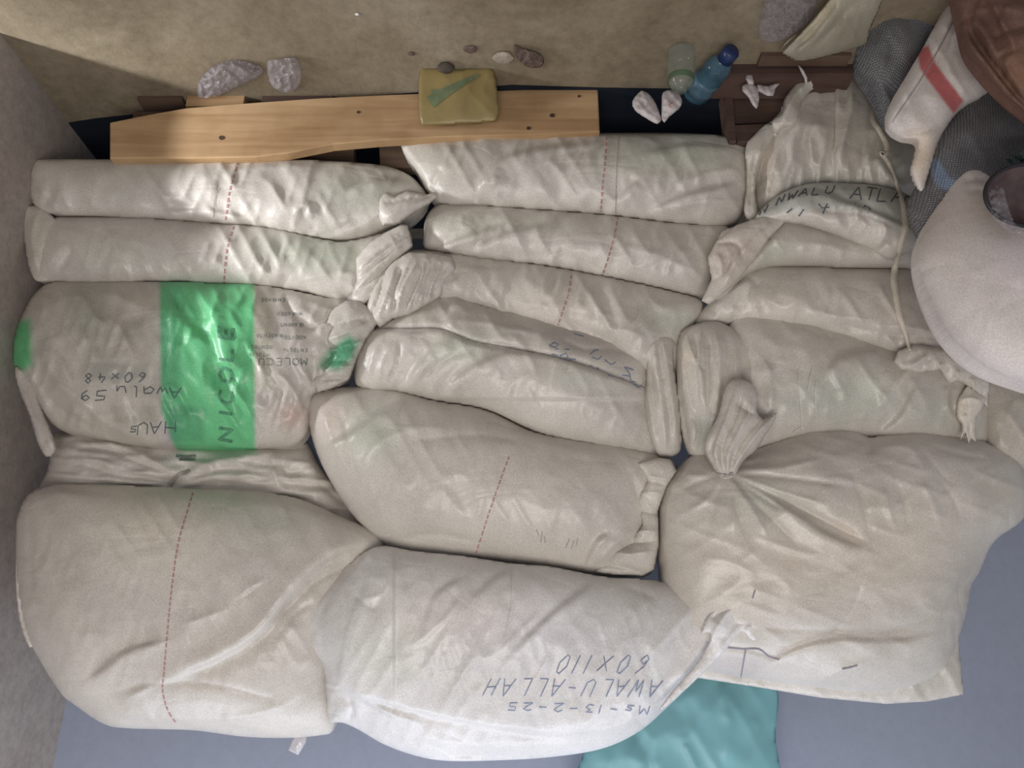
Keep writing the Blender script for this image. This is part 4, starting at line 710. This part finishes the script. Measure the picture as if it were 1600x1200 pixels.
P2 = root('wooden_pallet', 1240, 170, 1.6, 'dark reddish wooden pallet end beside the blue bottle', 'pallet')
slab('front_board', [(1142, 197), (1250, 192), (1400, 186), (1400, 225), (1152, 222)], 1.60, .03, RW, P2)
slab('front_board', [(1136, 142), (1250, 136), (1400, 130), (1400, 184), (1250, 190), (1142, 194)], 1.615, .03, RW, P2)
block('deck_board', 1128, 1345, .0, .03, 1.51, 1.60, RW, P2)
block('deck_board', 1200, 1345, .0, .012, 1.47, 1.505, BW, P2)
slab('end_block', [(1130, 140), (1143, 140), (1150, 222), (1140, 222)], 1.597, .05, RW, P2)

# ---------------------------------------------------------------- litter on the floor
def revolve(name, prof, A, Bp, mat, parent, n=28, squash=1.0, caps=True):
    A, Bp = Vector(A), Vector(Bp); ax = (Bp - A); Ln = ax.length; ax.normalize()
    u = ax.cross(Vector((0, 0, 1)));  u = Vector((1, 0, 0)) if u.length < .1 else u.normalized(); v = ax.cross(u)
    V, Fc = [], []
    for t_, r in prof:
        for j in range(n):
            a = 2 * math.pi * j / n; V.append(tuple(A + ax * t_ * Ln + (u * math.cos(a) + v * math.sin(a) * squash) * r))
    for i in range(len(prof) - 1):
        for j in range(n): Fc.append([i * n + j, i * n + (j + 1) % n, (i + 1) * n + (j + 1) % n, (i + 1) * n + j])
    if caps: Fc += [list(range(n))[::-1], list(range((len(prof) - 1) * n, len(prof) * n))]
    return link_mesh(name, V, Fc, mat, parent)
BLUEP = plain('blue_tinted_bottle_plastic', (.06, .15, .22), .12, .2, 30, .6, alpha=.5, spec=.9)
CAPB = plain('blue_cap', (.015, .028, .09), .35, .1, 30)
GCLR = plain('clear_bottle_plastic', (.30, .33, .28), .12, .2, 30, .6, alpha=.30, spec=.9)
GBAND = plain('green_band', (.05, .12, .05), .35, .3, 60, alpha=.6)
a = on_z(1083, 152, .038); b = on_z(1145, 78, .045)
bt = thing('plastic_bottle', (a + b) / 2 - Vector((0, 0, .04)), 'crushed blue plastic bottle with a dark blue cap lying by the pallet', 'bottle')
revolve('bottle_body', [(0, .008), (.01, .028), (.06, .036), (.14, .034), (.2, .037), (.3, .033), (.38, .037), (.5, .034), (.6, .036), (.7, .033), (.8, .022), (.86, .014)], a, b, BLUEP, bt, squash=.85)
revolve('cap', [(.80, .012), (.81, .021), (.97, .021), (1.0, .017)], a, b, CAPB, bt)
revolve('label_sleeve', [(.12, .0365), (.2, .0375), (.3, .0345), (.4, .0375)], a, b, plain('pale_blue_sleeve', (.12, .21, .28), .3, .35, 50, .4, alpha=.55), bt, squash=.86)
a = on_z(1064, 76, .0); b = on_z(1058, 136, .0) ; a = Vector((a.x, a.y, .005)); b = Vector((a.x - .008, a.y - .012, .125))
b2 = thing('plastic_bottle', a, 'small clear plastic bottle with a green band standing beside the blue bottle', 'bottle')
revolve('bottle_body', [(0, .012), (.01, .030), (.08, .034), (.14, .032), (.2, .034), (.28, .032), (.36, .034), (.44, .032), (.55, .034), (.7, .033), (.78, .031), (.88, .024), (.94, .014), (1.0, .013)], a, b, GCLR, b2)
revolve('green_band', [(.68, .0335), (.72, .0335), (.77, .0320), (.80, .0305)], a, b, GBAND, b2, caps=False)

WHP = plain('white_paper_wrapper', (.52, .47, .47), .6, .12, 50, .5)
def floor_crumple(name, outline, mat, label, cat, z=.01, T=.02, **k):
    cx = np.mean([p[0] for p in outline]); cy = np.mean([p[1] for p in outline]); p = on_z(cx, cy, z)
    # lies on the floor: depth follows the floor plane
    top = -on_z(cx, cy - 10, z).y; bot = -on_z(cx, cy + 10, z).y
    return crumple(name, outline, -p.y, mat, label, cat, T=T, gy=(bot - top) / 20, **k)
PP = root('paper_litter', 1028, 165, 1.55, 'torn white paper packet with red marks, folded open beside the bottles', 'litter')
blob('left_flap', [(988, 158), (1003, 141), (1012, 145), (1024, 160), (1034, 188), (1027, 194), (1010, 185), (992, 172)], PP, mat=WHP, base=1.53, T=.02, Tb=.006, step=2.2, wr=.003, wscale=10)
blob('right_flap', [(1034, 186), (1034, 160), (1036, 144), (1052, 140), (1062, 148), (1066, 160), (1060, 171), (1046, 182), (1038, 192)], PP, mat=WHP, base=1.515, T=.02, Tb=.006, step=2.2, wr=.003, wscale=10)
stripes_each('red_print', PP, [[(1044, 165), (1048, 162), (1051, 160)], [(1046, 168), (1052, 164)], [(1040, 154), (1046, 158)]], 2.2, RED, lift=.002, smooth=False)
floor_crumple('plastic_wrapper', [(308, 150), (312, 125), (330, 105), (360, 94), (385, 96), (412, 108), (400, 122), (370, 135), (345, 148), (322, 155)], CLEAR, 'crumpled clear plastic wrapper on the floor, the larger one left of the pallet middle', 'wrapper', T=.03, wr=.012, z=.005)
floor_crumple('plastic_wrapper', [(418, 95), (440, 92), (462, 90), (470, 110), (466, 135), (445, 145), (425, 135), (418, 115)], CLEAR, 'small square clear plastic wrapper right of the larger crumpled one', 'wrapper', T=.025, wr=.010, z=.005)
floor_crumple('plastic_bag', [(1186, 58), (1188, 25), (1200, -10), (1240, -30), (1275, -10), (1270, 25), (1245, 50), (1210, 66)], CLEAR, 'crinkled clear plastic bag on the floor near the top edge', 'bag', T=.05, wr=.014, z=.01)
YG = plain('yellow_waxy_wrapper', (.25, .19, .075), .35, .15, 14, .2, alpha=.92, spec=.5); 
YB = root('yellow_packet', 716, 190, 1.55, 'square translucent yellow packet with a green smear leaning on the pallet board', 'packet')
o = blob('packet', [(657, 112), (668, 106), (720, 108), (765, 106), (774, 125), (779, 165), (777, 185), (765, 190), (720, 193), (668, 196), (657, 190), (654, 150)], YB, mat=YG, base=1.555, gy=.0006, T=.012, Tb=.012, step=2.6, wr=.001, power=.25)
stripes_each('green_smear', YB, [[(672, 160), (690, 148), (712, 135), (748, 117)], [(676, 150), (695, 143), (715, 130)]], lambda u: 16 * (1 - u) + 4, plain('green_tint', (.13, .16, .085), .4, .2, 30), lift=.002)
STONE = plain('dark_pebble', (.075, .06, .045), .8, .3, 60); STONE2 = plain('pale_crumb', (.33, .28, .22), .9, .3, 60); BRN = plain('dry_leaf', (.13, .09, .075), .9, .4, 60)
def pebble(px, py, rpx, mat, label, cat, name='pebble', sq=.6):
    p = on_z(px, py, 0); r = rpx * .00172; rr = np.random.default_rng(int(px)); V, Fc = [], []
    for i in range(7):
        th = math.pi * i / 6
        for j in range(12):
            a_ = 2 * math.pi * j / 12; k = r * (1 + rr.uniform(-.12, .12)) if 0 < i < 6 else r
            V.append((p.x + k * 1.2 * math.sin(th) * math.cos(a_), p.y + k * .9 * math.sin(th) * math.sin(a_), r * sq * (1 - math.cos(th)) ))
    for i in range(6):
        for j in range(12): Fc.append([i * 12 + j, i * 12 + (j + 1) % 12, (i + 1) * 12 + (j + 1) % 12, (i + 1) * 12 + j])
    return props(link_mesh(name, V, Fc, mat), label, cat)
pebble(697, 101, 11, STONE, 'dark round pebble just above the yellow packet', 'pebble')
pebble(735, 76, 8, BRN, 'small flat brown pebble above the dark one', 'pebble', sq=.25)
pebble(786, 88, 13, STONE2, 'pale crumb of plaster beside the dry brown scrap', 'crumb', 'plaster_crumb', .25)
pebble(558, 21, 2.5, plain('white_speck', (.8, .8, .78), .6), 'tiny white speck alone on the concrete floor', 'speck', 'white_speck')
pebble(643, 83, 4, BRN, 'tiny brown crumb left of the two pebbles', 'crumb', 'soil_crumb', .4)
floor_crumple('dry_scrap', [(803, 70), (818, 76), (838, 82), (850, 92), (846, 104), (830, 106), (815, 98), (805, 86)], BRN, 'curled dry brown scrap on the floor above the pallet board', 'scrap', T=.012, wr=.006, z=.004)
# cream sheet folded at the top
CS = root('cream_sheet', 1290, 50, 1.42, 'creased cream plastic sheet lying in folds at the top edge', 'sheet')
CREAM = sack_mat('cream_plastic', (.36, .32, .245), crinkle=.3)
blob('outer_fold', [(1222, 84), (1232, 72), (1262, 40), (1295, 0), (1310, -30), (1390, -40), (1375, 10), (1358, 50), (1352, 68), (1300, 84), (1252, 94), (1232, 88)], CS, mat=CREAM, base=1.31, gy=.0019, T=.03, Tb=.02, step=3, strokes=[('f', 6, 10, [(1232, 84), (1270, 55), (1310, 0)]), ('r', 5, 10, [(1250, 60), (1290, 15), (1310, -20)]), ('v', 6, 8, [(1268, 75), (1300, 45), (1335, 0)])], tints=[('p', [(1245, 60), (1280, 0), (1310, -30), (1325, -20), (1290, 30), (1262, 62)], (1.35, 1.33, 1.25), 5), ('e', 1330, 50, 30, 40, 0, (.8, .8, .76), 1)])
tw = loose_strip('straw', [(1218, 76), (1232, 62), (1246, 52)], [2, 3, 3], [], 0, .002, SACK)
bpy.data.objects.remove(tw)
def stick(name, pts3, r, mat, label, cat, parent=None):
    V, Fc = [], []; n = len(pts3)
    for i, p in enumerate(pts3):
        p = Vector(p); d = (Vector(pts3[min(i + 1, n - 1)]) - Vector(pts3[max(i - 1, 0)])).normalized(); u = d.cross(Vector((0, 0, 1))).normalized(); v = d.cross(u); q = r * (1 if 0 < i < n - 1 else .6)
        for j in range(6): V.append(tuple(p + u * math.cos(j * math.pi / 3) * q + v * math.sin(j * math.pi / 3) * q))
    for i in range(n - 1):
        for j in range(6): Fc.append([i * 6 + j, i * 6 + (j + 1) % 6, (i + 1) * 6 + (j + 1) % 6, (i + 1) * 6 + j])
    Fc += [list(range(6))[::-1], list(range(6 * n - 6, 6 * n))]
    o = link_mesh(name, V, Fc, mat, parent)
    if label: props(o, label, cat)
    return o
STRAW = plain('straw', (.42, .37, .24), .7)
stick('straw', [on_z(1218, 78, .012), on_z(1232, 64, .02), on_z(1244, 54, .02)], .0025, STRAW, 'short yellow straw beside the cream sheet', 'straw')
# white torn strips on the reddish pallet
TS = root('torn_paper', 1180, 150, 1.53, 'torn white paper twist with three arms on the reddish pallet', 'litter')
for nm, ol in (('paper_arm', [(1164, 112), (1170, 108), (1176, 118), (1178, 132), (1170, 134), (1165, 124)]), ('paper_arm', [(1160, 134), (1172, 130), (1184, 138), (1186, 158), (1182, 170), (1176, 164), (1168, 150), (1160, 142)]), ('paper_arm', [(1182, 132), (1200, 134), (1212, 130), (1220, 129), (1212, 138), (1208, 150), (1194, 148), (1184, 142)])):
    blob(nm, ol, TS, mat=WHP, base=1.525, T=.010, Tb=.004, step=2, wr=.002, wscale=8)
TP = stick('torn_strip', [at(1248, 102, 1.50), at(1254, 112, 1.50), at(1259, 122, 1.51), at(1260, 132, 1.52)], .004, WHP, 'short curled white strip leaning above the upright sack', 'strip')

# ---------------------------------------------------------------- top: teal sheet, clear tag
TEAL = plain('teal_plastic_sheet', (.19, .42, .45), .45, .12, 5, .3, spec=.6)
ts = blob('plastic_sheet', [(912, 1175), (940, 1150), (1000, 1100), (1060, 1040), (1100, 1030), (1180, 1050), (1215, 1080), (1212, 1150), (1215, 1260), (1100, 1290), (900, 1290)], None, mat=TEAL, base=2.20, T=.03, Tb=.02, step=5, wr=.003, wscale=60, strokes=[('r', 4, 7, [(1068, 1160), (1080, 1185), (1092, 1210)]), ('v', 10, 8, [(980, 1130), (1010, 1180), (1020, 1240)]), ('r', 12, 8, [(1120, 1070), (1140, 1130), (1130, 1200)])])
props(ts, 'shiny teal plastic sheet on the blue wall above the middle stack', 'sheet')
tg = blob('clear_tag', [(450, 1172), (462, 1145), (480, 1148), (478, 1160), (466, 1180)], None, mat=plain('clear_tag_plastic', (.7, .68, .72), .2, .1, 40, .3, alpha=.75, spec=.8), base=1.93, T=.006, Tb=.003, step=2.5, smoothed=False, strokes=[('r', 2, 4, [(460, 1172), (472, 1150)])])
props(tg, 'small clear plastic tag sticking out under the big left sack', 'tag')
print('built in %.1fs' % (time.time() - T0), 'tris ~', sum(len(o.data.polygons) * 2 for o in bpy.data.objects if o.type == 'MESH'))
